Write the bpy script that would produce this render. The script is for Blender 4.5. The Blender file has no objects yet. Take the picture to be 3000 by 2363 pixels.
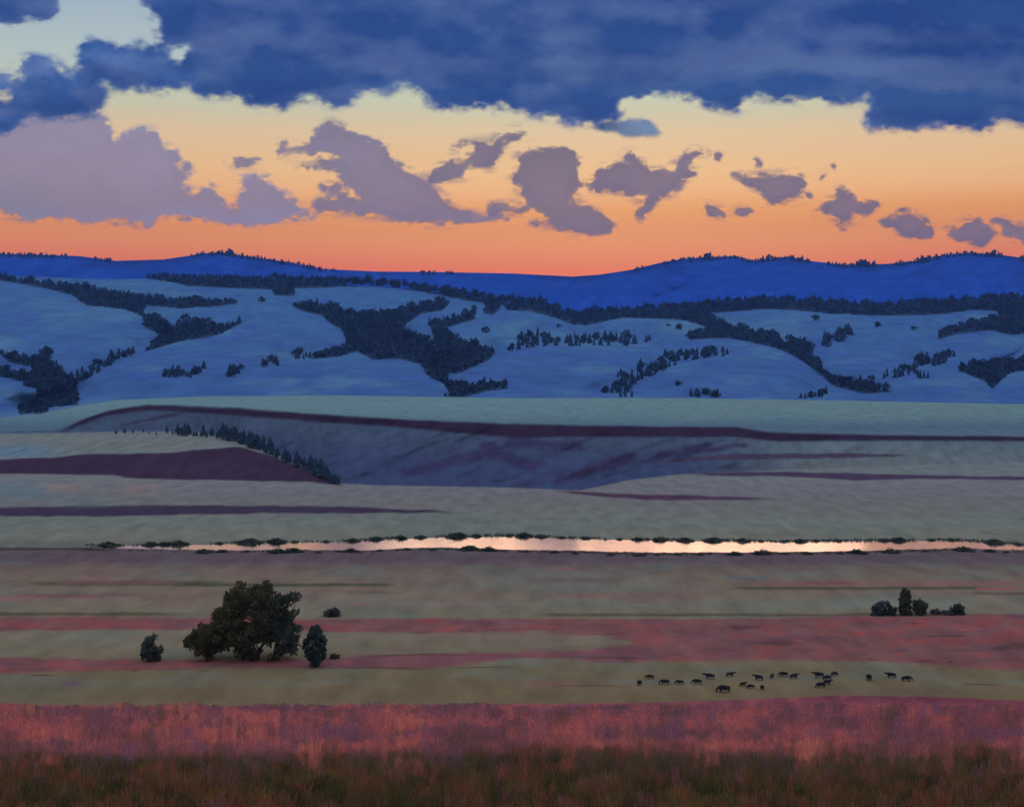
import bpy, math, random
import numpy as np

# ------------------------------------------------------------------ scene, camera, world, sun
S = bpy.context.scene
COL = S.collection
random.seed(7)
RNG = np.random.default_rng(11)

F = 4121.0            # focal length in photo pixels (3000 wide), 40 degrees across
YH = 1050.0           # photo row of the true horizon
CX = 1500.0
EYE = 84.0            # eye height over the valley floor

cam_d = bpy.data.cameras.new("camera")
cam = bpy.data.objects.new("camera", cam_d)
COL.objects.link(cam)
cam.location = (0, 0, EYE)
cam.rotation_euler = (math.radians(90), 0, 0)
cam_d.sensor_width = 36.0
cam_d.lens = 18.0 / (1500.0 / F)
cam_d.shift_y = -(1181.5 - YH) / 3000.0
cam_d.clip_start = 0.5
cam_d.clip_end = 80000
S.camera = cam

S.view_settings.view_transform = 'Standard'
S.view_settings.look = 'None'
S.view_settings.exposure = 0.0
S.view_settings.gamma = 1.0
S.cycles.max_bounces = 12
S.cycles.diffuse_bounces = 6
S.cycles.glossy_bounces = 3
S.cycles.transmission_bounces = 4
S.cycles.transparent_max_bounces = 40
S.cycles.volume_bounces = 0
S.cycles.use_denoising = True

SUN_EL, SUN_AZ = math.radians(7.0), math.radians(4.0)   # low in the west, straight ahead, a little right


def lin(rgb):
    a = np.asarray(rgb, dtype=float) / 255.0
    return np.where(a <= 0.04045, a / 12.92, ((a + 0.055) / 1.055) ** 2.4)


world = bpy.data.worlds.new("World")
S.world = world
world.use_nodes = True
wt = world.node_tree
wt.nodes.clear()


def nd(t, kind, **kw):
    n = t.nodes.new(kind)
    for k, v in kw.items():
        setattr(n, k, v)
    return n


def mth(t, op, a, b=None, clamp=False):
    n = nd(t, 'ShaderNodeMath', operation=op, use_clamp=clamp)
    for i, v in enumerate((a, b)):
        if v is None:
            continue
        if isinstance(v, (int, float)):
            n.inputs[i].default_value = v
        else:
            t.links.new(v, n.inputs[i])
    return n.outputs[0]


def ramp(t, fac, stops):
    n = nd(t, 'ShaderNodeValToRGB')
    e = n.color_ramp.elements
    while len(e) < len(stops):
        e.new(0.5)
    for el, (p, c) in zip(e, stops):
        el.position = p
        el.color = (c[0], c[1], c[2], 1)
    t.links.new(fac, n.inputs[0])
    return n.outputs[0]


def mixc(t, fac, a, b, mode='MIX'):
    n = nd(t, 'ShaderNodeMix', data_type='RGBA', blend_type=mode)
    for sock, v in ((n.inputs[0], fac), (n.inputs[6], a), (n.inputs[7], b)):
        if isinstance(v, (int, float)):
            sock.default_value = v
        elif isinstance(v, (tuple, list)):
            sock.default_value = (*v[:3], 1)
        else:
            t.links.new(v, sock)
    return n.outputs[2]


SKY_ROWS = [  # photo row -> colour of the clear sky there
    (830, (228, 84, 54)), (802, (228, 96, 64)), (778, (226, 114, 80)), (748, (225, 129, 93)), (715, (223, 141, 103)),
    (670, (220, 146, 104)), (620, (224, 158, 108)), (560, (225, 172, 120)),
    (500, (222, 182, 134)), (440, (216, 184, 146)), (390, (208, 188, 156)), (340, (200, 195, 162)),
    (290, (190, 200, 172)), (220, (178, 195, 186)), (140, (168, 188, 190)), (40, (156, 178, 190)), (-60, (140, 168, 190))]

tc = nd(wt, 'ShaderNodeTexCoord')
sx = nd(wt, 'ShaderNodeSeparateXYZ')
wt.links.new(tc.outputs['Generated'], sx.inputs[0])
X, Y, Z = sx.outputs
hor = mth(wt, 'SQRT', mth(wt, 'ADD', mth(wt, 'MULTIPLY', X, X), mth(wt, 'MULTIPLY', Y, Y)))
tel = mth(wt, 'DIVIDE', Z, mth(wt, 'MAXIMUM', hor, 0.02))          # tan of the elevation
fac_w = mth(wt, 'DIVIDE', tel, 0.30, clamp=True)
RED_PATH = np.array([1.0, 1.0, 1.0])
west = ramp(wt, fac_w, [(0.0, lin((205, 60, 40)))] +
            [(max(0.0, (YH - y) / F / 0.30), lin(c) * (np.array([1.12, .92, .44]) if y > 590 else np.array([1.18, 1.09, .94]) if y > 350 else np.array([1.08, 1.03, 1.04]))) for y, c in SKY_ROWS] + [(1.0, (0.30, 0.42, 0.66))])
fac_e = mth(wt, 'DIVIDE', tel, 2.0, clamp=True)
high = ramp(wt, fac_e, [(0.0, (0.34, 0.36, 0.55)), (0.12, (0.36, 0.42, 0.70)), (0.35, (0.37, 0.48, 0.86)), (1.0, (0.34, 0.48, 0.95))])
# the afterglow belongs to the western, low part of the sky
toW = nd(wt, 'ShaderNodeMapRange', interpolation_type='SMOOTHSTEP')
toW.inputs[1].default_value = 0.10
toW.inputs[2].default_value = 0.80
wt.links.new(mth(wt, 'DIVIDE', Y, mth(wt, 'MAXIMUM', hor, 0.02)), toW.inputs[0])
lowW = nd(wt, 'ShaderNodeMapRange', interpolation_type='SMOOTHSTEP')
lowW.inputs[1].default_value = 0.60
lowW.inputs[2].default_value = 0.29
wt.links.new(tel, lowW.inputs[0])
sky_c = mixc(wt, mth(wt, 'MULTIPLY', toW.outputs[0], lowW.outputs[0]), high, west)
below = nd(wt, 'ShaderNodeMapRange')
below.inputs[1].default_value = -0.02
below.inputs[2].default_value = -0.06
wt.links.new(tel, below.inputs[0])
# below the horizon: warm western glow added to brighten the clouds
underglow_c = mixc(wt, toW.outputs[0], (0.09, 0.085, 0.09), (0.34, 0.19, 0.15))
sky_c = mixc(wt, below.outputs[0], sky_c, underglow_c)
bg = nd(wt, 'ShaderNodeBackground')
bg.inputs[1].default_value = 1.0
wt.links.new(sky_c, bg.inputs[0])
nish = nd(wt, 'ShaderNodeTexSky', sky_type='NISHITA')
nish.sun_disc = False
nish.sun_elevation = SUN_EL
nish.sun_rotation = SUN_AZ
bg2 = nd(wt, 'ShaderNodeBackground')
bg2.inputs[1].default_value = 0.003
wt.links.new(nish.outputs[0], bg2.inputs[0])
addw = nd(wt, 'ShaderNodeAddShader')
wt.links.new(bg.outputs[0], addw.inputs[0])
wt.links.new(bg2.outputs[0], addw.inputs[1])
wo = nd(wt, 'ShaderNodeOutputWorld')
wt.links.new(addw.outputs[0], wo.inputs[0])

sun_d = bpy.data.lights.new("sun", 'SUN')
sun_d.energy = 0.14
sun_d.angle = math.radians(20)
sun_d.color = (1.0, 0.72, 0.52)
sun = bpy.data.objects.new("sun", sun_d)
COL.objects.link(sun)
from mathutils import Vector
sdir = Vector((math.sin(SUN_AZ) * math.cos(SUN_EL), math.cos(SUN_AZ) * math.cos(SUN_EL), math.sin(SUN_EL)))
sun.rotation_euler = sdir.to_track_quat('Z', 'Y').to_euler()
sun.location = sdir * 900

# ------------------------------------------------------------------ helpers
AMB = np.array([0.345, 0.485, 0.83])        # light a level field gets from this sky, per unit albedo


def alb(rgb, amb=AMB):
    return np.clip(lin(rgb) / amb, 0.004, 0.85)


def hsh(ix, iy, s):
    n = (ix * 374761393 + iy * 668265263 + s * 144269504) & 0xFFFFFFFF
    n = ((n ^ (n >> 13)) * 1274126177) & 0xFFFFFFFF
    return ((n ^ (n >> 16)) & 0xFFFF) / 65535.0


def vn(x, y, s=0):
    x = np.asarray(x, float); y = np.asarray(y, float)
    ix = np.floor(x).astype(np.int64); iy = np.floor(y).astype(np.int64)
    fx = x - ix; fy = y - iy
    fx = fx * fx * (3 - 2 * fx); fy = fy * fy * (3 - 2 * fy)
    a = hsh(ix, iy, s); b = hsh(ix + 1, iy, s); c = hsh(ix, iy + 1, s); d = hsh(ix + 1, iy + 1, s)
    return (a + (b - a) * fx) * (1 - fy) + (c + (d - c) * fx) * fy


def fbm(x, y, s=0, o=4):
    t = 0; w = 0.5; n = 0
    for k in range(o):
        t = t + w * vn(x * 2 ** k, y * 2 ** k, s + 17 * k); n += w; w *= 0.5
    return t / n - 0.5                      # about -0.5 .. 0.5


def cv(pts):
    a = np.array(pts, float)
    return lambda x: np.interp(x, a[:, 0], a[:, 1])


def ss(e0, e1, x):
    t = np.clip((x - e0) / (e1 - e0), 0, 1)
    return t * t * (3 - 2 * t)


def inpoly(x, y, poly):
    p = np.asarray(poly, float)
    r = np.zeros(np.shape(x), bool)
    j = len(p) - 1
    for i in range(len(p)):
        xi, yi = p[i]; xj, yj = p[j]
        if yi != yj:
            c = ((yi > y) != (yj > y)) & (x < (xj - xi) * (y - yi) / (yj - yi) + xi)
            r ^= c
        j = i
    return r


def polydist(x, y, poly):
    p = np.asarray(poly, float)
    best = np.full(np.shape(x), 1e9)
    for i in range(len(p)):
        a = p[i]; b = p[(i + 1) % len(p)]
        d = b - a; L = (d * d).sum() + 1e-9
        t = np.clip(((x - a[0]) * d[0] + (y - a[1]) * d[1]) / L, 0, 1)
        best = np.minimum(best, np.hypot(x - a[0] - t * d[0], y - a[1] - t * d[1]))
    return best


def box(a, r):
    for ax in (0, 1):
        p = np.pad(a, [(r + 1, r) if k == ax else (0, 0) for k in (0, 1)], mode='edge')
        c = np.cumsum(p, axis=ax)
        n = a.shape[ax]
        hi = np.take(c, np.arange(2 * r + 1, 2 * r + 1 + n), axis=ax)
        lo = np.take(c, np.arange(0, n), axis=ax)
        a = (hi - lo) / (2 * r + 1)
    return a


def blur(a, r):
    return box(box(box(a, r), r), r)


def world_pt(px, py, D):
    """the place D metres out along +Y that the photo shows at column px, row py"""
    return np.stack([(px - CX) / F * D, np.broadcast_to(D, np.shape(px)), EYE - (py - YH) / F * D], -1)


def link(name, me, mat=None, parent=None):
    if mat:
        me.materials.append(mat)
    o = bpy.data.objects.new(name, me)
    COL.objects.link(o)
    if parent:
        o.parent = parent
    return o


def mesh_np(name, V, faces, attrs=None, smooth=True):
    V = np.asarray(V, np.float32).reshape(-1, 3)
    faces = np.asarray(faces, np.int32)
    k = faces.shape[1]
    me = bpy.data.meshes.new(name)
    me.vertices.add(len(V)); me.vertices.foreach_set('co', V.ravel())
    me.loops.add(faces.size); me.loops.foreach_set('vertex_index', faces.ravel())
    me.polygons.add(len(faces))
    me.polygons.foreach_set('loop_start', np.arange(0, faces.size, k, dtype=np.int32))
    me.polygons.foreach_set('loop_total', np.full(len(faces), k, np.int32))
    me.update(calc_edges=True)
    me.polygons.foreach_set('use_smooth', np.full(len(faces), smooth))
    for an, a in (attrs or {}).items():
        a = np.asarray(a, np.float32)
        if a.ndim == 1:
            t = me.attributes.new(an, 'FLOAT', 'POINT'); t.data.foreach_set('value', a)
        else:
            t = me.attributes.new(an, 'FLOAT_COLOR', 'POINT')
            t.data.foreach_set('color', np.concatenate([a, np.ones((len(a), 1), np.float32)], 1).ravel())
    me.validate()
    return me


def grid_faces(R, C):
    i = np.arange(R * C).reshape(R, C)
    return np.stack([i[:-1, :-1], i[:-1, 1:], i[1:, 1:], i[1:, :-1]], -1).reshape(-1, 4)


def tag(o, label=None, cat=None, group=None, kind=None):
    if label: o['label'] = label
    if cat: o['category'] = cat
    if group: o['group'] = group
    if kind: o['kind'] = kind
    return o


def empty(name, loc, label, cat, group=None):
    o = bpy.data.objects.new(name, None)
    o.location = loc
    o.empty_display_size = 0.5
    COL.objects.link(o)
    return tag(o, label, cat, group)


def mat_attr(name, var=0.18, scale=(1, 1, 1), transl=0.0, bump=0.0):
    """diffuse material coloured by the mesh's own 'col', broken up by noise in world space"""
    m = bpy.data.materials.new(name); m.use_nodes = True
    t = m.node_tree; t.nodes.clear()
    at = nd(t, 'ShaderNodeAttribute', attribute_name='col')
    tcn = nd(t, 'ShaderNodeTexCoord')
    mp = nd(t, 'ShaderNodeMapping'); mp.inputs['Scale'].default_value = scale
    t.links.new(tcn.outputs['Object'], mp.inputs[0])
    nz = nd(t, 'ShaderNodeTexNoise'); nz.inputs['Scale'].default_value = 1.0; nz.inputs['Detail'].default_value = 6.0
    nz.inputs['Roughness'].default_value = 0.62
    t.links.new(mp.outputs[0], nz.inputs['Vector'])
    mr = nd(t, 'ShaderNodeMapRange')
    mr.inputs[1].default_value = 0.28; mr.inputs[2].default_value = 0.72
    mr.inputs[3].default_value = 1 - var; mr.inputs[4].default_value = 1 + var
    t.links.new(nz.outputs[0], mr.inputs[0])
    mul = nd(t, 'ShaderNodeVectorMath', operation='SCALE')
    t.links.new(at.outputs['Color'], mul.inputs[0]); t.links.new(mr.outputs[0], mul.inputs['Scale'])
    df = nd(t, 'ShaderNodeBsdfDiffuse'); df.inputs['Roughness'].default_value = 0.6
    t.links.new(mul.outputs[0], df.inputs[0])
    if bump:
        bp = nd(t, 'ShaderNodeBump'); bp.inputs['Strength'].default_value = 1.0; bp.inputs['Distance'].default_value = bump
        t.links.new(nz.outputs[0], bp.inputs['Height']); t.links.new(bp.outputs[0], df.inputs['Normal'])
    out = nd(t, 'ShaderNodeOutputMaterial')
    sh = df.outputs[0]
    if transl:
        tr = nd(t, 'ShaderNodeBsdfTranslucent'); t.links.new(mul.outputs[0], tr.inputs[0])
        mx = nd(t, 'ShaderNodeMixShader'); mx.inputs[0].default_value = transl
        t.links.new(sh, mx.inputs[1]); t.links.new(tr.outputs[0], mx.inputs[2]); sh = mx.outputs[0]
    t.links.new(sh, out.inputs[0])
    return m


M_GROUND = mat_attr('ground_vegetation', 0.22, (0.11, 0.035, 0.11))
M_HILL = mat_attr('hazed_hill_sage', 0.20, (0.022, 0.010, 0.03))
M_MOUNT = mat_attr('hazed_mountain_forest', 0.22, (0.012, 0.004, 0.016))
M_GRASS = mat_attr('meadow_blades', 0.10, (0.5, 0.5, 0.5), transl=0.35)
M_LEAF = mat_attr('leaf_sprays', 0.25, (0.6, 0.6, 0.6), transl=0.5)
M_PINE = mat_attr('pine_needles', 0.2, (0.2, 0.2, 0.2))
M_BARK = mat_attr('bark', 0.25, (2, 2, 0.5))
M_HIDE = mat_attr('cattle_hide', 0.15, (3, 3, 3))

# ------------------------------------------------------------------ the lie of the land
Dplain = lambda py: EYE * F / np.maximum(py - YH, 30)
Dslope = lambda py: 19780.0 / np.maximum(py - 2002.0, 5)

K1 = cv([(-900, 1240), (0, 1226), (120, 1214), (240, 1190), (350, 1173), (600, 1163), (1000, 1160), (1500, 1168), (2000, 1168), (2500, 1176), (3000, 1186), (3900, 1190)])
K2 = cv([(-900, 1264), (0, 1262), (170, 1258), (220, 1236), (300, 1206), (420, 1186), (500, 1183), (700, 1192), (900, 1208), (1200, 1226), (1500, 1240),
         (1800, 1246), (2150, 1250), (2250, 1266), (2400, 1272), (2700, 1274), (3000, 1278), (3900, 1280)])
K3 = cv([(-900, 1272), (0, 1270), (170, 1268), (400, 1264), (560, 1264), (640, 1274), (700, 1294), (800, 1324), (900, 1370), (1000, 1416), (1100, 1421), (1500, 1428),
         (1700, 1436), (1850, 1405), (2000, 1388), (2400, 1372), (3000, 1350), (3900, 1340)])
K4 = cv([(-900, 1346), (0, 1345), (150, 1340), (250, 1330), (500, 1325), (600, 1314), (700, 1309), (800, 1336), (900, 1378), (1000, 1418), (1100, 1422), (1500, 1429),
         (1700, 1437), (1850, 1406), (2000, 1389), (2400, 1373), (3000, 1351), (3900, 1341)])
K5 = cv([(-900, 1384), (0, 1386), (330, 1391), (370, 1400), (900, 1412), (1000, 1420), (1100, 1424), (1500, 1431), (1700, 1439), (1850, 1408), (2000, 1391),
         (2400, 1375), (3000, 1353), (3900, 1343)])


def groundD(px, py):
    k1, k2, k3, k4, k5 = K1(px), K2(px), K3(px), K4(px), K5(px)
    D5 = Dplain(k5)
    D4 = D5 + (k5 - k4) * 1.0
    D3 = D4 + (k4 - k3) * 2.4
    jump = np.clip((k4 - k3) * 1.6, 0, 90)
    D3b = D3 + jump
    D2 = D3b + np.maximum(k3 - 4 - k2, 2) * 0.55
    D1 = np.maximum(D2 + 150, 1800 + 0 * px)
    gul = fbm(px / 130 + py / 60, py / 160 - px / 400, 3, 4) * 26 * ss(k2, k2 + 25, py) * ss(k3, k3 - 25, py) * np.clip((k3 - k2) / 120, 0, 1)
    D = np.where(py >= 2060, Dslope(py), Dplain(py))

    def seg(ya, Da, yb, Db):       # ya is the lower row on the picture (larger value)
        t = np.clip((ya - py) / np.maximum(ya - yb, 0.5), 0, 1)
        return Da + (Db - Da) * t
    up = seg(k5, D5, k4, D4)
    up = np.where(py < k4, seg(k4, D4, k3, D3), up)
    up = np.where(py < k3, seg(k3, D3, k3 - 4, D3b), up)
    up = np.where(py < k3 - 4, seg(k3 - 4, D3b, k2, D2) + gul, up)
    up = np.where(py < k2, seg(k2, D2, k1, D1), up)
    up = np.where(py < k1, seg(k1, D1, k1 - 14, D1 + 700), up)
    return np.where(py < k5, up, D)


HT = cv([(-900, 806), (0, 806), (300, 818), (600, 814), (900, 828), (1200, 846), (1400, 872), (1500, 890), (1620, 912), (1700, 918), (1800, 910), (2000, 902), (2250, 884),
         (2500, 892), (2700, 890), (2900, 876), (3000, 874), (3900, 870)])
LOBES = [  # cx, cy, rx, ry, metres it swells towards the eye
    (40, 1110, 440, 285, 520), (620, 1215, 620, 250, 420), (930, 1200, 350, 170, 380), (1640, 1200, 370, 205, 420),
    (2150, 1195, 310, 205, 460), (2570, 1120, 210, 140, 360), (2880, 1200, 300, 130, 380), (1500, 1020, 240, 118, 340),
    (2560, 1000, 440, 95, 300), (800, 960, 480, 120, 320), (2400, 1200, 260, 60, 200), (-450, 1150, 300, 260, 400), (3400, 1150, 350, 230, 420),
    (380, 900, 330, 70, 220), (1330, 950, 150, 60, 180)]
RAVINES = [
    [(0, 812), (300, 860), (430, 895), (440, 950), (490, 985), (420, 1020), (260, 1090), (200, 1170), (80, 1200)],
    [(490, 985), (700, 940)], [(430, 895), (690, 884)],
    [(860, 890), (1020, 945), (1180, 1000), (1290, 1070), (1330, 1150)], [(1180, 1000), (1310, 885)], [(1290, 1070), (1450, 1020)],
    [(830, 1045), (1010, 1030), (1180, 1020)], [(1450, 1020), (1560, 990), (1900, 995)],
    [(2060, 930), (2200, 975), (2330, 1030), (2440, 1120), (2560, 1140)], [(1760, 1145), (1870, 1090), (2130, 1020)],
    [(2480, 1125), (2660, 1060), (2800, 1040)], [(2740, 960), (2950, 910)], [(2900, 1130), (2980, 1080)], [(0, 1080), (150, 1110)]]


def polyline_d(x, y, pl):
    best = np.full(np.shape(x), 1e9)
    for (ax, ay), (bx, by) in zip(pl[:-1], pl[1:]):
        dx, dy = bx - ax, by - ay
        t = np.clip(((x - ax) * dx + (y - ay) * dy) / (dx * dx + dy * dy), 0, 1)
        best = np.minimum(best, np.hypot(x - ax - t * dx, y - ay - t * dy))
    return best


def hillD(px, py):
    k1, kt = K1(px), HT(px)
    u = np.clip((k1 - py) / (k1 - kt), -0.2, 1)
    D = 1900 + 2500 * np.clip(u, 0, 1) + 200 * u
    b = np.zeros(np.shape(px))
    for cx, cy, rx, ry, h in LOBES:
        s = 1 - ((px - cx) / rx) ** 2 - ((py - cy) / ry) ** 2
        b = np.maximum(b, h * np.sqrt(np.clip(s, 0, 1)))
    D = D - 1.0 * b * ss(-0.02, 0.3, u)
    for r in RAVINES:
        D = D + 170 * np.exp(-(polyline_d(px, py, r) / 34) ** 2) * ss(0, 0.15, u)
    D = D + fbm(px / 160, py / 70, 5, 4) * 140 * ss(0.02, 0.2, u)
    return np.maximum(D, 1830)


RT = cv([(-900, 760), (-400, 735), (0, 743), (150, 747), (230, 750), (340, 764), (480, 760), (560, 748), (590, 741), (660, 741), (750, 754), (850, 768), (950, 788),
         (1100, 795), (1300, 797), (1500, 801), (1680, 810), (1760, 804), (1850, 790), (1950, 766), (2000, 758), (2060, 754), (2150, 750), (2200, 762), (2260, 757),
         (2310, 751), (2380, 765), (2470, 775), (2600, 773), (2700, 762), (2770, 746), (2840, 740), (2930, 746), (3000, 756), (3300, 745), (3900, 770)])


def mountD(px, py):
    kt, kb = RT(px), HT(px) + 40
    u = np.clip((kb - py) / (kb - kt), 0, 1)
    D = 4900 + 3600 * u
    D = D + (fbm(px / 120 + py / 90, py / 55, 9, 5)) * 750 * np.sin(np.pi * np.clip(u, 0, 1)) ** 0.7
    return D


# ------------------------------------------------------------------ colours of the fields (what grows where)
def ground_colour(px, py):
    """albedo of the plant cover at the place the photo shows at (px, py)"""
    w1 = fbm(px / 260, py / 40, 21, 4)
    w2 = fbm(px / 90, py / 14, 22, 4)
    w3 = fbm(px / 500, py / 70, 23, 3)
    yy = py + w2 * 9 * ss(1150, 1700, py) + w2 * 3
    base_rows = [(1150, (84, 118, 130)), (1180, (90, 122, 130)), (1215, (86, 116, 126)), (1250, (70, 96, 116)), (1300, (86, 106, 118)), (1350, (92, 108, 114)),
                 (1395, (99, 108, 112)), (1440, (102, 107, 113)), (1480, (102, 107, 108)), (1530, (101, 113, 109)), (1575, (105, 112, 104)),
                 (1622, (86, 78, 84)), (1650, (92, 84, 86)), (1690, (104, 100, 90)), (1730, (107, 101, 92)), (1770, (108, 106, 94)), (1800, (106, 106, 90)),
                 (1860, (110, 108, 94)), (1925, (106, 104, 86)), (1960, (100, 96, 76)), (2010, (102, 95, 74)), (2062, (100, 92, 72)),
                 (2075, (104, 66, 78)), (2110, (122, 68, 74)), (2180, (128, 70, 72)), (2225, (112, 62, 62)), (2250, (66, 52, 42)), (2363, (50, 43, 33)), (2500, (48, 42, 32))]
    ys = np.array([r[0] for r in base_rows], float)
    cs = np.array([alb(r[1]) for r in base_rows])
    c = np.stack([np.interp(yy, ys, cs[:, k]) for k in range(3)], -1)

    def put(mask, rgb):
        nonlocal c
        m = np.clip(mask, 0, 1)[..., None]
        c = c * (1 - m) + alb(rgb) * m

    def strip(top, bot, soft=3, rag=5, seed=0):
        t = cv(top)(px); b = cv(bot)(px)
        x0 = max(top[0][0], bot[0][0]); x1 = min(top[-1][0], bot[-1][0])
        r = fbm(px / 70, py / 12, 40 + seed, 4) * rag * 2
        e = ss(x0 - 5, x0 + 60, px) * ss(x1 + 5, x1 - 60, px) if x0 > -800 or x1 < 3800 else 1.0
        if x0 <= -800: e = ss(x1 + 5, x1 - 90, px) if x1 < 3800 else 1.0
        elif x1 >= 3800: e = ss(x0 - 5, x0 + 90, px)
        return ss(t - soft, t + soft, py + r) * ss(b + soft, b - soft, py + r) * e

    def blob(x, y, rx, ry, amt=1.0):
        return amt * np.exp(-(((px - x) / rx) ** 2 + ((py - y) / ry) ** 2) * (1 + 1.5 * w2))

    # broad drifts of cooler and warmer cover
    put(ss(0.02, 0.25, w1) * ss(1400, 1480, py) * ss(2040, 1980, py) * 0.45, (92, 108, 104))
    put(ss(-0.04, -0.25, w1) * ss(1620, 1660, py) * ss(1960, 1900, py) * 0.5, (112, 96, 92))
    put(ss(0.05, 0.25, w3) * ss(1150, 1170, py) * ss(1300, 1250, py) * 0.6, (92, 119, 124))
    put(ss(2300, 3000, px) * ss(1150, 1170, py) * ss(1250, 1190, py) * 0.5, (92, 119, 122))
    # bluff: blue-grey sage with purple gullies
    k2, k3 = K2(px), K3(px)
    face = ss(k2 - 2, k2 + 8, py) * ss(k3 + 2, k3 - 4, py)
    face_x = ss(2500, 1900, px)
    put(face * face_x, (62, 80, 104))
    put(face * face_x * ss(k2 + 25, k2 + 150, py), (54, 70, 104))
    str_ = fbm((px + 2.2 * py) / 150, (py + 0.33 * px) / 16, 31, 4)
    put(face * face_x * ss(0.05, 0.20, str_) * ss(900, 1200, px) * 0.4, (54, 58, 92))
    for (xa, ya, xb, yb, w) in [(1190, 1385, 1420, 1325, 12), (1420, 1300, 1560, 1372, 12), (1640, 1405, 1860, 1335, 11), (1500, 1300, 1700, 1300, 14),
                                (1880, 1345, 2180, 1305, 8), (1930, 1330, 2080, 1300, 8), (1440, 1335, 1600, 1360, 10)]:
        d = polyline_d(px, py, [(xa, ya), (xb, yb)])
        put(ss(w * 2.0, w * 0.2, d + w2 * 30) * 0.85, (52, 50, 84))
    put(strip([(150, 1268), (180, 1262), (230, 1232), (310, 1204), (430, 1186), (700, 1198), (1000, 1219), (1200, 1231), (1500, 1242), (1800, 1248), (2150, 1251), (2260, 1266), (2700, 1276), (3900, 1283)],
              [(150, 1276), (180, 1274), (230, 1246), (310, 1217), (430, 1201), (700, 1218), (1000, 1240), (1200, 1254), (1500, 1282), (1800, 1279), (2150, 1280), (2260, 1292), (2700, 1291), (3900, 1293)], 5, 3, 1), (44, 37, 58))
    put(strip([(330, 1250), (470, 1218), (560, 1198)], [(330, 1254), (470, 1226), (560, 1212)], 4, 3, 2), (54, 52, 78))
    # the hill at the left with its purple face
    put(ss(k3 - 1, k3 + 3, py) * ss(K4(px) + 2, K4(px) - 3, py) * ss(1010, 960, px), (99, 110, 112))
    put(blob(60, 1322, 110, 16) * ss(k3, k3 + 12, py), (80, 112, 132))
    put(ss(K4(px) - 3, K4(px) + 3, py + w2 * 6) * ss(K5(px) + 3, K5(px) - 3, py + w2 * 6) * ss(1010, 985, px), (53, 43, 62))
    # terraces at the right
    put(strip([(1900, 1350), (2150, 1328), (2450, 1328), (2680, 1332)], [(1900, 1356), (2150, 1346), (2450, 1342), (2680, 1334)], 3, 3, 3), (66, 60, 84))
    put(strip([(2000, 1384), (2300, 1382), (2700, 1390), (2900, 1394), (3900, 1410)], [(2000, 1392), (2300, 1396), (2500, 1406), (2700, 1402), (2900, 1404), (3900, 1425)], 3, 3, 4), (62, 54, 76))
    put(strip([(1620, 1432), (1800, 1446), (2000, 1450), (2270, 1459)], [(1620, 1438), (1800, 1458), (1950, 1465), (2270, 1463)], 3, 3, 5), (70, 54, 74))
    put(strip([(-900, 1485), (0, 1484), (450, 1479), (700, 1480), (1000, 1481), (1150, 1489), (1350, 1499)],
              [(-900, 1512), (0, 1513), (300, 1511), (700, 1504), (1000, 1502), (1350, 1502)], 3, 4, 6), (57, 51, 72))
    put(blob(60, 1440, 130, 24, 0.8), (84, 112, 122)); put(blob(190, 1428, 70, 14, 0.6), (128, 114, 108)); put(blob(400, 1432, 60, 14, 0.4), (130, 112, 104))
    put(blob(250, 1475, 120, 10, 0.6), (90, 108, 112))
    # river meadow: dark sedge along both banks
    put(strip([(-900, 1606), (3900, 1606)], [(-900, 1646), (3900, 1650)], 6, 6, 7) * 0.7, (82, 74, 84))
    put(strip([(-900, 1604), (200, 1604), (330, 1600)], [(-900, 1612), (200, 1611), (330, 1610)], 2, 3, 8), (60, 58, 48))
    # thin dark sedge lines and rose drifts between river and rose belt
    for (x0, x1, y, h, rgb, a) in [(60, 700, 1708, 9, (74, 76, 58), .9), (480, 1180, 1712, 6, (66, 72, 56), .9), (1000, 1200, 1735, 4, (86, 92, 82), .7), (-100, 330, 1748, 5, (118, 86, 88), .9),
                                   (20, 420, 1742, 5, (92, 78, 78), .6), (150, 560, 1705, 8, (104, 80, 84), .7), (-900, 640, 1798, 7, (78, 76, 60), .9), (-900, 160, 1757, 4, (130, 86, 84), .6),
                                   (2100, 2950, 1722, 6, (74, 74, 56), .9), (2150, 3100, 1708, 10, (116, 90, 86), .8), (2850, 3000, 1724, 5, (140, 80, 74), .6), (2750, 3900, 1738, 5, (84, 74, 68), .8),
                                   (2350, 2500, 1706, 7, (112, 78, 88), .8), (1500, 1850, 1700, 10, (100, 84, 86), .5), (1600, 2100, 1742, 9, (112, 92, 90), .6), (1500, 2900, 1800, 5, (76, 72, 58), .8),
                                   (1850, 1900, 1762, 5, (96, 78, 72), .8), (2120, 2260, 1692, 8, (86, 100, 108), .6), (1590, 1720, 1665, 5, (120, 84, 92), .5), (0, 120, 1676, 5, (104, 80, 86), .6),
                                   (1000, 1110, 1770, 6, (120, 100, 96), .6), (1500, 2700, 1772, 16, (100, 108, 100), .6), (2380, 2900, 1762, 14, (104, 116, 108), .6), (1100, 1500, 1768, 10, (108, 116, 112), .5)]:
        xm, rx = (x0 + x1) / 2, (x1 - x0) / 2
        put(a * ss(1.0, 0.75, np.abs(px - xm) / rx + w1 * 0.3) * ss(1.2, 0.3, np.abs(py + w2 * 6 - y) / h), rgb)
    # rose belts
    rose_top = cv([(-900, 1802), (0, 1804), (600, 1808), (900, 1812), (1500, 1810), (2000, 1812), (2500, 1804), (2700, 1802), (3000, 1796), (3900, 1796)])
    rose_bot = cv([(-900, 1846), (0, 1846), (300, 1842), (900, 1848), (1300, 1852), (1640, 1854), (1760, 1862), (1850, 1880), (1851, 1932), (2500, 1934), (2700, 1944), (3000, 1962), (3900, 1960)])
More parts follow.
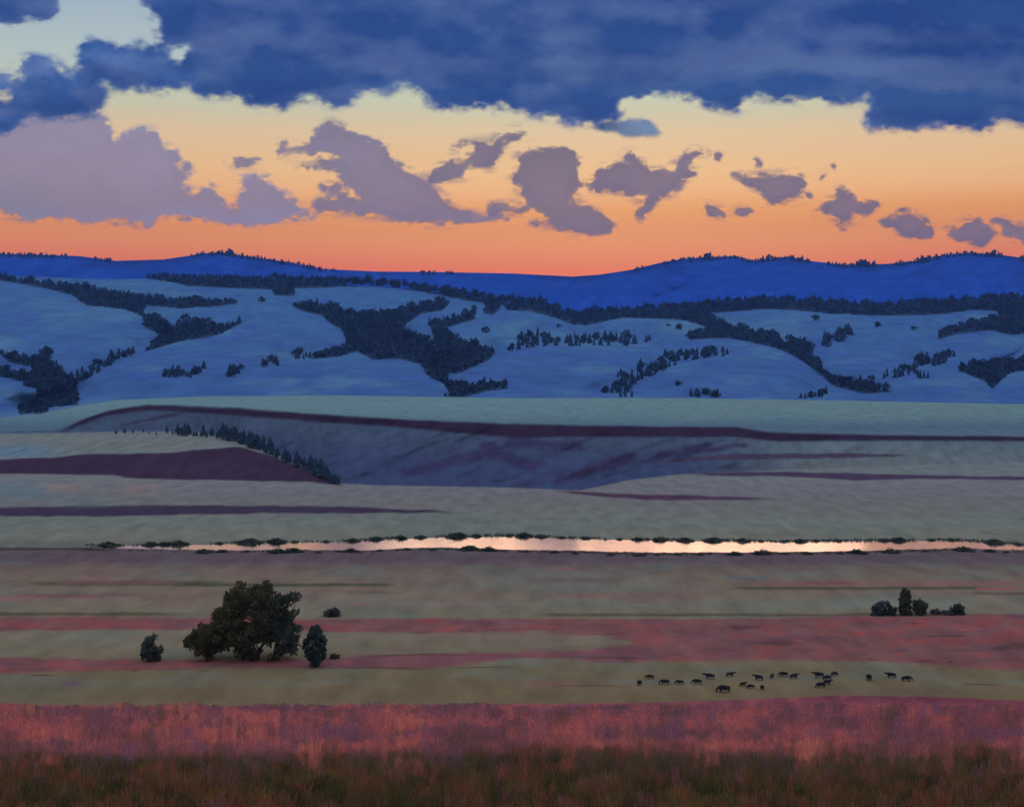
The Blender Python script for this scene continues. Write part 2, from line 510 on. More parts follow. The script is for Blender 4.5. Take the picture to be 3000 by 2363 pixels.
    rose_c = lambda m: (put(m * (0.82 + 0.6 * w2), (110, 70, 79)), put(m * ss(0.02, 0.2, w2) * 0.6, (126, 74, 72)), put(m * ss(-0.03, -0.22, w2) * 0.7, (96, 66, 76)), put(m * ss(0.0, 0.2, fbm(px / 180, py / 8, 78, 4)) * .35, (104, 84, 78)),
                        put(m * ss(0.22, 0.30, fbm(px / 60, py / 9, 77, 3) + 0.02) * 0.5, (150, 74, 70)))
    rag = fbm(px / 60, py / 10, 55, 4) * 9 + fbm(px / 260, py / 7, 56, 3) * 26 * ss(1250, 1550, px) * ss(1815, 1840, py)
    m1 = ss(-4, 6, py + rag - rose_top(px)) * ss(6, -6, py + rag - rose_bot(px))
    rose_c(m1)
    low_top = cv([(-900, 1924), (0, 1922), (300, 1930), (500, 1932), (900, 1930), (1100, 1920), (1400, 1908), (1700, 1902), (1800, 1896), (1860, 1886), (1900, 1880)])
    low_bot = cv([(-900, 1968), (0, 1970), (400, 1962), (600, 1957), (900, 1955), (1250, 1956), (1500, 1930), (1900, 1932)])
    m2 = ss(-5, 7, py + rag - low_top(px)) * ss(5, -5, py + rag - low_bot(px)) * ss(1905, 1850, px)
    rose_c(m2)
    put(m2 * ss(800, 1300, px) * 0.5, (104, 74, 84))
    put(strip([(1500, 1898), (1700, 1890), (1920, 1884)], [(1500, 1904), (1700, 1898), (1920, 1888)], 3, 4, 9) * 0.8, (100, 92, 82))
    for (x0, x1, y, h) in [(-900, 90, 1972, 3), (60, 180, 1977, 4), (380, 410, 1964, 4), (500, 700, 1936, 4), (580, 620, 1963, 3), (900, 1250, 1955, 5), (1600, 1900, 1925, 5), (1080, 1400, 1917, 4),
                           (130, 200, 1842, 4), (1180, 1280, 1852, 3), (560, 640, 2068, 5), (780, 1130, 2070, 6), (1200, 2000, 2064, 5), (2670, 2760, 1935, 5), (2770, 2800, 1937, 4),
                           (2500, 2600, 1932, 4), (2700, 2850, 1862, 4), (2860, 2900, 1834, 4), (2620, 2740, 1826, 4), (2200, 2340, 1884, 10), (2900, 3100, 1890, 14), (2120, 2260, 1836, 8),
                           (2780, 2960, 2004, 4), (1560, 1850, 2008, 4), (1300, 1560, 1954, 4)]:
        xm, rx = (x0 + x1) / 2, (x1 - x0) / 2
        put(0.6 * ss(1.0, 0.2, np.abs(px - xm) / rx + w2 * 1.2) * ss(1.1, 0.1, np.abs(py + w2 * 7 - y) / h), (62, 50, 48))
    # pasture drifts
    put(blob(1640, 2000, 140, 8, 0.6), (114, 86, 86)); put(blob(2150, 2050, 300, 12, 0.4), (92, 92, 72)); put(blob(80, 2030, 200, 26, 0.5), (92, 100, 86))
    put(blob(210, 2003, 36, 9, 0.8), (104, 84, 98)); put(blob(2490, 2010, 60, 12, 0.5), (86, 96, 78)); put(blob(2650, 2030, 160, 14, 0.5), (96, 84, 80))
    # the near slope
    edge = cv([(-900, 2056), (0, 2058), (200, 2068), (500, 2072), (900, 2068), (1300, 2062), (1700, 2060), (2000, 2054), (2250, 2046), (2450, 2036), (2700, 2040), (3000, 2052), (3900, 2050)])(px)
    near = ss(edge - 2, edge + 3, py + w2 * 5) * ss(2240, 2200, py + 60 * w1 + 40 * w2)
    put(near, (122, 68, 74))
    put(near * ss(edge + 60, edge, py) * 0.6, (98, 62, 80))
    f1 = fbm(px / 38, py / 30, 61, 4)
    put(near * ss(0.03, 0.2, f1) * 0.6, (136, 74, 75)); put(near * ss(-0.05, -0.22, f1) * 0.7, (92, 58, 66))
    put(near * ss(2300, 3000, px) * 0.45, (100, 54, 70))
    return np.clip(c * (0.90 + 0.10 * ss(2040, 2075, py) + 0.08 * ss(1450, 1400, py))[..., None], 0.003, 0.8)


# ------------------------------------------------------------------ ground sheet
pxs = np.concatenate([[-9000, -6000, -4200, -3000, -2200, -1600, -1200], np.arange(-900, 3901, 6.0), [4200, 4600, 5200, 6000, 7200, 9000, 12000]])
rows_s = np.concatenate([np.linspace(2480, 2066, 90), np.arange(2063, 1440, -2.5)])
nS = len(rows_s)
PX = np.broadcast_to(pxs, (nS, len(pxs)))
PY = np.repeat(rows_s[:, None], len(pxs), 1)
# from row 1440 up the rows bend so that every column ends at its own far edge
u = np.linspace(0, 1, 130)[1:, None]
top = K1(pxs)[None, :] - 14
PY2 = rows_s[-1] + (top - rows_s[-1]) * u
PX2 = np.broadcast_to(pxs, PY2.shape)
GX = np.concatenate([PX, PX2]); GY = np.concatenate([PY, PY2])
GD = groundD(GX, GY)
GV = world_pt(GX, GY, GD)
swell = fbm(GV[..., 0] / 30, GV[..., 1] / 30, 12, 3) * 0.8 * ss(330, 200, GV[..., 1]) * ss(40, 90, GV[..., 1])
GV[..., 2] += swell
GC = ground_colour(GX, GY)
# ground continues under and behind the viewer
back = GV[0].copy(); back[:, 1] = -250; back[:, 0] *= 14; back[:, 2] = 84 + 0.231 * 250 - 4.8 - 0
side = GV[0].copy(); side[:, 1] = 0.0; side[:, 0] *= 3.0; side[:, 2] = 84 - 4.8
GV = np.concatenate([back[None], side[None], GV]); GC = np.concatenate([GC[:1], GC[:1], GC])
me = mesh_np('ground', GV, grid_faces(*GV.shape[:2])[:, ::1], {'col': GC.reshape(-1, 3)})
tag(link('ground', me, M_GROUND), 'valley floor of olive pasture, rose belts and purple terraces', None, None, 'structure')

# ------------------------------------------------------------------ hills and mountains
def relief(name, topf, botf, Dfun, colfun, nr, mat, back_d, back_z, label, step=5.0):
    xs = np.arange(-900, 3901, step)
    t = np.linspace(0, 1, nr)[:, None]
    a, b = botf(xs)[None], topf(xs)[None]
    py = a + (b - a) * t
    px = np.broadcast_to(xs, py.shape)
    D = Dfun(px, py)
    V = world_pt(px, py, D)
    c = colfun(px, py)
    last = V[-1]
    extra = []
    for k, (dd, dz) in enumerate(zip(back_d, back_z)):
        e = last.copy(); e[:, 0] *= (e[:, 1] + dd) / e[:, 1]; e[:, 1] += dd; e[:, 2] -= dz; extra.append(e)
    V = np.concatenate([V, np.stack(extra)]); c = np.concatenate([c] + [c[-1:]] * len(extra))
    o = link(name, mesh_np(name, V, grid_faces(*V.shape[:2]), {'col': c.reshape(-1, 3)}), mat)
    return tag(o, label, None, None, 'structure')


def T(crop, pts):
    """points read off an enlarged crop of the photo -> photo pixels"""
    ox, oy, s = crop
    return [(ox + s * x, oy + s * y) for x, y in pts]


CA, CB = (0, 0, 0.6916), (1500, 0, 0.6916)
C1, C2, C3 = (0, 700, 0.4610), (1000, 700, 0.4610), (2000, 700, 0.4610)
M1, M2 = (0, 1140, 0.6916), (1500, 1140, 0.6916)


WOODS = [
    ('dark pine wood running down from the far left into the first ravine', [T(C1, [(-400, 225), (0, 228), (250, 262), (450, 288), (560, 300), (850, 345), (1100, 378), (1250, 370), (1520, 394), (1400, 412), (1150, 432), (930, 408), (905, 482), (815, 440), (560, 412), (450, 340), (250, 292), (0, 248), (-400, 246)]),
        T(C1, [(905, 480), (1000, 485), (1100, 540), (1180, 510), (1330, 515), (1380, 550), (1550, 512), (1400, 595), (1150, 640), (1060, 668), (910, 702), (1010, 615), (1000, 580), (920, 545)])]),
    ('dark wedge of pine wood at the foot of the left hill', [T(C1, [(255, 690), (300, 690), (330, 770), (400, 830), (480, 905), (500, 1040), (310, 1060), (300, 1096), (110, 1096), (130, 1070), (230, 1000), (240, 940), (140, 920), (170, 900), (40, 870), (-200, 820), (-200, 790), (0, 812), (100, 842), (190, 852), (210, 800), (90, 780), (50, 770), (0, 720), (100, 735), (250, 740)])]),
    ('long dark treeline on the skyline of the hills, left part', [T(C1, [(870, 232), (1180, 232), (1700, 240), (1760, 222), (1800, 240), (2169, 250)]) + T(C2, [(0, 252), (250, 262), (500, 288), (750, 328), (1000, 368), (1010, 420), (960, 470), (910, 460), (915, 395), (700, 358), (450, 312), (200, 285), (0, 288)]) + T(C1, [(1880, 298), (1870, 345), (1750, 345), (1730, 305), (1500, 300), (1200, 285), (1080, 262)])]),
    ('long dark treeline on the skyline of the hills, right part', [T(C2, [(1000, 368), (1250, 375), (1350, 430), (1500, 460), (1800, 435), (2169, 418)]) + T(C3, [(170, 393), (500, 368), (900, 384), (1250, 410), (1500, 390), (1800, 380), (2000, 350), (2169, 350), (2500, 345), (2500, 580), (2169, 590), (2100, 600), (1950, 566), (1740, 590), (1610, 628), (1660, 560), (1880, 515), (2030, 480), (1990, 446), (1850, 440), (1650, 465), (1250, 475), (950, 466), (700, 440), (480, 435), (160, 462), (250, 512), (330, 560),
        (360, 535), (430, 575), (590, 590), (640, 650), (720, 632), (830, 680), (820, 730), (870, 760), (890, 830), (960, 870), (1050, 900), (1170, 892), (1250, 940), (1350, 955), (1150, 972), (950, 912), (890, 860), (790, 785), (680, 722), (600, 682), (400, 642), (270, 616), (50, 626), (10, 596), (60, 575), (160, 575), (150, 550), (0, 502)]) + T(C2, [(2169, 500), (1800, 490), (1560, 532), (1470, 532), (1400, 502), (1200, 442), (1050, 442)])]),
    ('biggest dark pine wood, filling the forked ravine in the middle of the hills', [T(C1, [(1860, 408), (2020, 402), (2169, 438)]) + T(C2, [(0, 450), (130, 455), (350, 450), (430, 420), (560, 395), (690, 396), (640, 440), (500, 462), (420, 520), (370, 575), (480, 590), (600, 662), (580, 570), (545, 515), (640, 508), (700, 488), (860, 436), (850, 492), (660, 552), (700, 602), (830, 660), (975, 702), (940, 752), (820, 810), (740, 842), (640, 842), (700, 892), (830, 920), (950, 895), (1050, 900), (1050, 940), (920, 952), (760, 992), (650, 997), (690, 962), (640, 902), (560, 872), (500, 782), (370, 750), (200, 752), (140, 722), (100, 702), (0, 732), (-70, 740), (-190, 755), (-180, 745), (0, 692), (30, 650), (20, 590), (0, 560)]) + T(C1, [(2080, 510), (2050, 472), (1900, 440)])]),
    ('small dark triangle of pine wood by the right edge of the hills', [T(C3, [(1740, 822), (1830, 785), (1950, 772), (2169, 750), (2500, 740), (2500, 820), (2169, 828), (2080, 842), (2020, 892), (1970, 942), (1920, 892)])]),
]


def hill_colour(px, py):
    n1 = fbm(px / 220, py / 40, 91, 4); n2 = fbm(px / 70, py / 16, 92, 4)
    u = np.clip((K1(px) - py) / (K1(px) - HT(px)), 0, 1)
    A2 = AMB * np.array([1.0, 1.0, 1.0])
    lo = alb((55, 88, 140), A2); hi = alb((57, 96, 144), A2); teal = alb((74, 114, 142), A2); vio = alb((55, 83, 146), A2)  # blue of distance haze put into the sage albedo
    c = lo + (hi - lo) * ss(0.1, 0.8, u + n1 * 0.6)[..., None]
    m = (ss(0.0, 0.28, n1) * 0.55)[..., None]; c = c * (1 - m) + teal * m
    m = (ss(0.0, 0.25, -n2) * 0.7)[..., None]; c = c * (1 - m) + vio * m
    m = (ss(1500, 3000, px) * 0.25)[..., None]; c = c * (1 - m) + alb((50, 83, 140), A2) * m
    m = (ss(0.0, 0.05, u) * 0 + ss(0.06, 0.0, u) * ss(500, 200, px) * 0.7)[..., None]; c = c * (1 - m) + alb((76, 108, 132), A2) * m
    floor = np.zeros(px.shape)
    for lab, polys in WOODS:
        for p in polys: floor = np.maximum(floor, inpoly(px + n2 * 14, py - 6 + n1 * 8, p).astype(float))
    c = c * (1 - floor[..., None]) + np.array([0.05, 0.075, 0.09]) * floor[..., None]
    return c


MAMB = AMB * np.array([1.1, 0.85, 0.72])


def mount_colour(px, py):
    n1 = fbm(px / 150, py / 30, 93, 4); n2 = fbm((px + py) / 40, py / 22, 94, 4)
    c = np.broadcast_to(alb((22, 56, 130), MAMB), px.shape + (3,)).copy()  # far-air blue put into the forest albedo, on top of the haze volume
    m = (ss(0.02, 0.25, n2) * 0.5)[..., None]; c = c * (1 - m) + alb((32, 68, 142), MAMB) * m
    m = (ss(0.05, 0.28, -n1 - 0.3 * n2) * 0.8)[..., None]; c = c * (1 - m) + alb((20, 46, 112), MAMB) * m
    r = ss(20, 4, py - RT(px)) * ss(0.0, 0.15, fbm(px / 90, py * 0, 95, 3) + 0.10)
    m = (r * 0.8)[..., None]; c = c * (1 - m) + alb((20, 42, 100), MAMB) * m
    return c


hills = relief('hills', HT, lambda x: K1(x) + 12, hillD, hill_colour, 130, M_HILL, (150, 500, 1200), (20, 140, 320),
               'rolling sage hills tinted haze blue with wooded ravines')
mountains = relief('mountains', RT, lambda x: HT(x) + 40, mountD, mount_colour, 60, M_MOUNT, (300, 900, 1700), (40, 240, 600),
                   'long deep blue mountain ridge under the afterglow', 6.0)

# ------------------------------------------------------------------ haze over the whole valley
hm = bpy.data.materials.new('haze'); hm.use_nodes = True
ht = hm.node_tree; ht.nodes.clear()
pv = nd(ht, 'ShaderNodeVolumePrincipled')
pv.inputs['Color'].default_value = (0.30, 0.55, 1.0, 1)
pv.inputs['Density'].default_value = 0.00003
ho = nd(ht, 'ShaderNodeOutputMaterial'); ht.links.new(pv.outputs[0], ho.inputs['Volume'])
x0, x1, y0, y1, z0, z1 = -9500, 9500, -600, 11500, -700, 860
hv = [(x, y, z) for z in (z0, z1) for y in (y0, y1) for x in (x0, x1)]
hf = [(0, 2, 3, 1), (4, 5, 7, 6), (0, 1, 5, 4), (2, 6, 7, 3), (0, 4, 6, 2), (1, 3, 7, 5)]
tag(link('haze', mesh_np('haze', hv, hf, None, False), hm), 'thin blue evening haze filling the valley', None, None, 'stuff')

# ------------------------------------------------------------------ river
rt_ = cv([(300, 1601), (400, 1598), (600, 1595), (800, 1590), (1000, 1588), (1150, 1579), (1300, 1574), (1500, 1571), (1700, 1579), (2000, 1585), (2300, 1588), (2600, 1585), (2800, 1584), (2950, 1594), (3000, 1598), (3900, 1606)])
rb_ = cv([(300, 1605), (500, 1609), (700, 1611), (850, 1610), (1050, 1612), (1200, 1605), (1300, 1603), (1500, 1610), (1700, 1612), (1900, 1618), (2200, 1617), (2500, 1614), (2800, 1605), (3000, 1611), (3900, 1616)])
xs = np.arange(300, 3901, 6.0)
tt = np.linspace(0, 1, 7)[:, None]
rag_t = fbm(xs / 22, xs * 0, 131, 3) * 4; rag_b = fbm(xs / 22, xs * 0 + 5, 132, 3) * 4
py = (rb_(xs) + rag_b)[None] * (1 - tt) + (rt_(xs) + rag_t)[None] * tt
px = np.broadcast_to(xs, py.shape)
RV = world_pt(px, py, Dplain(py)); RV[..., 2] += 0.03
wm = bpy.data.materials.new('river_water'); wm.use_nodes = True
t = wm.node_tree; b = t.nodes['Principled BSDF']
b.inputs['Base Color'].default_value = (1.0, 0.65, 0.50, 1); b.inputs['Metallic'].default_value = 1.0; b.inputs['Roughness'].default_value = 0.12
tcn = nd(t, 'ShaderNodeTexCoord'); mp = nd(t, 'ShaderNodeMapping'); mp.inputs['Scale'].default_value = (0.03, 0.25, 1)
t.links.new(tcn.outputs['Object'], mp.inputs[0])
nz = nd(t, 'ShaderNodeTexNoise'); nz.inputs['Detail'].default_value = 4; t.links.new(mp.outputs[0], nz.inputs['Vector'])
bp = nd(t, 'ShaderNodeBump'); bp.inputs['Strength'].default_value = 0.25; bp.inputs['Distance'].default_value = 0.15
t.links.new(nz.outputs[0], bp.inputs['Height']); t.links.new(bp.outputs[0], b.inputs['Normal'])
tag(link('river', mesh_np('river', RV, grid_faces(*RV.shape[:2])), wm), 'calm river shining with the afterglow', None, None, 'structure')

# ------------------------------------------------------------------ clouds
def cloud_material(transl):
    m = bpy.data.materials.new('cloud_vapour'); m.use_nodes = True
    t = m.node_tree; t.nodes.clear()
    at = nd(t, 'ShaderNodeAttribute', attribute_name='col')
    de = nd(t, 'ShaderNodeAttribute', attribute_name='vapour')
    df = nd(t, 'ShaderNodeBsdfDiffuse'); tr = nd(t, 'ShaderNodeBsdfTranslucent'); tp = nd(t, 'ShaderNodeBsdfTransparent')
    t.links.new(at.outputs['Color'], df.inputs[0]); t.links.new(at.outputs['Color'], tr.inputs[0])
    m1 = nd(t, 'ShaderNodeMixShader'); m1.inputs[0].default_value = transl
    t.links.new(df.outputs[0], m1.inputs[1]); t.links.new(tr.outputs[0], m1.inputs[2])
    m2 = nd(t, 'ShaderNodeMixShader')
    t.links.new(de.outputs['Fac'], m2.inputs[0]); t.links.new(tp.outputs[0], m2.inputs[1]); t.links.new(m1.outputs[0], m2.inputs[2])
    o = nd(t, 'ShaderNodeOutputMaterial'); t.links.new(m2.outputs[0], o.inputs[0])
    return m


M_CLOUD = cloud_material(0.85)
M_DECK = cloud_material(0.62)


def cloud(name, label, polys, rgb, dist=None, deck=None, holes=(), soft=2, warp=16, thick=0.03, step=2.5, tone=None, group=None, lump=0.12, seed=1, amb=None, rag=0.5, feather=0.45, mat=None, wisp=0.0, full=1.0, curl=0.8):
    P = np.concatenate([np.array(p, float) for p in polys])
    x0, y0 = P.min(0) - 36; x1, y1 = P.max(0) + 36
    x0, x1, y0 = max(x0, -420), min(x1, 3420), max(y0, -170)
    gx, gy = np.meshgrid(np.arange(x0, x1, step), np.arange(y0, y1, step))
    wx = gx + fbm(gx / 46, gy / 34, 200 + seed, 4) * warp * 2 + fbm(gx / 11, gy / 9, 210 + seed, 2) * warp * 0.45
    wy = gy + fbm(gx / 46, gy / 34, 220 + seed, 4) * warp * 1.5 + fbm(gx / 11, gy / 9, 230 + seed, 2) * warp * 0.4
    m = np.zeros(gx.shape, bool)
    for p in polys: m |= inpoly(wx, wy, p)
    for p in holes: m &= ~inpoly(wx, wy, p)
    m = m.astype(float)
    a = blur(m, soft)
    fine = fbm(gx / 24, gy / 15, 260 + seed, 4) * curl + fbm(gx / 52, gy / 34, 270 + seed, 3) * 0.8
    dens = ss(0.46 - feather, 0.46 + feather, a + rag * 1.25 * fine * 4 * a * (1 - a)) * full
    if wisp:      # thin torn vapour round the body, drawn out along the wind
        far_ = blur(m, 7)
        dens = np.maximum(dens, wisp * ss(0.02, 0.45, far_) * ss(-0.05, 0.22, fbm(gx / 60, gy / 14, 290 + seed, 4)))
    big = blur(m, max(4, int(30 / step)))
    big = np.clip(big / max(1e-3, big.max()) * 1.5 - 0.3, 0.06, 1)
    n = fbm(gx / 95, gy / 62, 240 + seed, 4)
    th = np.sqrt(big) * (1 + lump * 2 * n) * ss(0, 0.5, dens)
    keep_v = dens > 0.012
    cell = keep_v[:-1, :-1] | keep_v[1:, :-1] | keep_v[:-1, 1:] | keep_v[1:, 1:]
    R, C = gx.shape
    used = np.zeros((R, C), bool)
    used[:-1, :-1] |= cell; used[1:, :-1] |= cell; used[:-1, 1:] |= cell; used[1:, 1:] |= cell
    allc = np.ones((R, C), bool)
    pc = np.pad(cell, 1)
    inner = pc[:-1, :-1] & pc[1:, :-1] & pc[:-1, 1:] & pc[1:, 1:]
    th = np.where(inner, th, 0)
    D0 = deck * F / np.maximum(YH - gy, 60) if deck else np.full(gx.shape, float(dist))
    front = world_pt(gx, gy, D0 * (1 - thick * th))
    rear = world_pt(gx, gy, D0 * (1 + thick * th * 0.9))
    idx = -np.ones((R, C), int)
    nU = used.sum(); idx[used] = np.arange(nU)
    idr = idx.copy()
    iU = used & inner
    idr[iU] = nU + np.arange(iU.sum())           # the rim is shared, so the body is closed
    V = np.concatenate([front[used], rear[iU]])
    q = lambda I: np.stack([I[:-1, :-1][cell], I[:-1, 1:][cell], I[1:, 1:][cell], I[1:, :-1][cell]], -1)
    Fc = np.concatenate([q(idx), q(idr)[:, ::-1]])
    c = np.broadcast_to(alb(rgb, amb if amb is not None else AMB), gx.shape + (3,)).copy()
    if tone: c = tone(gx, gy, c)
    c = np.clip(c * (1 + 0.12 * n)[..., None], 0.01, 0.975)
    me = mesh_np(name, V, Fc, {'col': np.concatenate([c[used], c[iU]]), 'vapour': np.concatenate([dens[used], dens[iU]])})
    return tag(link(name, me, mat or M_CLOUD), label, 'cloud', group)


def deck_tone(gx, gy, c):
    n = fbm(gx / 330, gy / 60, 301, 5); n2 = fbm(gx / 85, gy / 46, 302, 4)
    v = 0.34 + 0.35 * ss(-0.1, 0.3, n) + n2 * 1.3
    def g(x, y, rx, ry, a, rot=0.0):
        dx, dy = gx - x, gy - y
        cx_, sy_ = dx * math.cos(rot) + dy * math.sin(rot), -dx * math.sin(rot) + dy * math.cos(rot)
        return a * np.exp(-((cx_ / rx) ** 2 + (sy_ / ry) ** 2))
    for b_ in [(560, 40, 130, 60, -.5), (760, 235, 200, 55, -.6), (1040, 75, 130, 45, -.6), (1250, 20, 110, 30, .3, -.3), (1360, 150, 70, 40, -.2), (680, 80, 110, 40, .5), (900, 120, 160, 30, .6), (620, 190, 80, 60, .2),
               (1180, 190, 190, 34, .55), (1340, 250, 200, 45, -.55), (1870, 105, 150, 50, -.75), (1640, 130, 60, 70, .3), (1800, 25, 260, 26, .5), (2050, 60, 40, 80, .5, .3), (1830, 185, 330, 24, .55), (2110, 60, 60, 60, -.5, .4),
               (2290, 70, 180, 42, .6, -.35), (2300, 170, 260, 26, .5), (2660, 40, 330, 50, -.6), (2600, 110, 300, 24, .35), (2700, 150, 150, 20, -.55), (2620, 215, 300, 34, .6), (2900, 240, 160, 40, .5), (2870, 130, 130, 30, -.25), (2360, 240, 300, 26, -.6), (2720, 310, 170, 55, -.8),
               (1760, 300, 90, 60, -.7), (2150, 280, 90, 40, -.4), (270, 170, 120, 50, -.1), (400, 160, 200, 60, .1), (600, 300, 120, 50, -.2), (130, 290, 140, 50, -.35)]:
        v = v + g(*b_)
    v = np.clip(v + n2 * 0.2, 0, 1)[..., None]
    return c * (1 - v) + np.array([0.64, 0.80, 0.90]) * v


BLUE = (44, 74, 140)  # blue of the dusk light put into cloud albedo; vapour itself is white
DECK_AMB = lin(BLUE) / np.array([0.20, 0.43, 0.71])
deck_poly = T(CA, [(640, -260), (620, 40), (668, 90), (658, 140), (700, 195), (780, 195), (835, 220), (785, 255), (725, 250), (690, 205), (600, 190), (500, 205), (450, 176), (370, 178), (318, 222), (360, 290), (330, 310), (240, 305), (262, 260), (140, 245),
                    (50, 255), (100, 300), (130, 350), (70, 335), (0, 330), (-200, 330), (-200, 385), (0, 385), (55, 400), (50, 420), (0, 430), (-250, 430), (-250, 545), (0, 545), (60, 552), (100, 500), (240, 485), (300, 505), (400, 480), (430, 430), (442, 390), (400, 345),
                    (480, 362), (560, 372), (640, 360), (700, 397), (740, 358), (800, 355), (840, 370), (850, 400), (950, 402), (1000, 395), (1050, 420), (1100, 440), (1180, 458), (1260, 420), (1340, 410), (1358, 388), (1370, 430), (1440, 440),
                    (1490, 430), (1510, 390), (1560, 365), (1640, 392), (1690, 360), (1720, 345), (1762, 370), (1812, 430), (1900, 455), (1980, 448), (2050, 430), (2062, 462), (2110, 470), (2130, 432)]) + \
            T(CB, [(0, 430), (40, 470), (130, 492), (200, 500), (290, 522), (380, 532), (445, 512), (448, 480), (470, 440), (480, 402), (520, 400), (600, 378), (640, 396), (700, 400), (800, 430), (870, 456), (940, 462), (1012, 466), (960, 440),
                    (970, 402), (1030, 395), (1130, 412), (1210, 412), (1260, 435), (1320, 415), (1460, 422), (1500, 390), (1532, 450), (1500, 500), (1478, 532), (1560, 542), (1650, 548), (1720, 552), (1800, 532), (1880, 525), (1960, 547), (2012, 552),
                    (2040, 512), (2100, 500), (2169, 522), (2500, 540), (2800, 520), (2800, -260)])
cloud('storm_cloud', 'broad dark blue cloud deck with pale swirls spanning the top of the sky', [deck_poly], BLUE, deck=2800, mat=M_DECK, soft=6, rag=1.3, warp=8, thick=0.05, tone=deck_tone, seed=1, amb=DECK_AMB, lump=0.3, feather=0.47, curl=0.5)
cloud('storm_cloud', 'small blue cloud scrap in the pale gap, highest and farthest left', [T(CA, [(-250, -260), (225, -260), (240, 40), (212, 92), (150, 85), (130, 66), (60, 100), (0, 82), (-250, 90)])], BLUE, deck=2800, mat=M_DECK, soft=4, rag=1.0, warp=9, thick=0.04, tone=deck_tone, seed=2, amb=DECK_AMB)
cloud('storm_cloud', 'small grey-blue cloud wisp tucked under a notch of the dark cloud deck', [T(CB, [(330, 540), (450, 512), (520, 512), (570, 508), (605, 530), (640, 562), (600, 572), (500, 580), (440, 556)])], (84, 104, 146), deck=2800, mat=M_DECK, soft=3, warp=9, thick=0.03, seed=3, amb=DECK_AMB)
LAV = (138, 122, 150)
LAMB = lin(LAV) / np.array([0.91, 0.83, 0.98])


def lav_tone(gx, gy, c):
    n = fbm(gx / 150, gy / 60, 311, 4)
    m = ss(-0.05, 0.25, n)[..., None] * 0.6
    return c * (1 - m) + alb((150, 124, 142), LAMB) * m


def lav_big(gx, gy, c):
    m = (ss(250, 80, gx) * ss(470, 620, gy) * 0.7)[..., None]
    c = lav_tone(gx, gy, c)
    return c * (1 - m) + alb((122, 124, 152), LAMB) * m


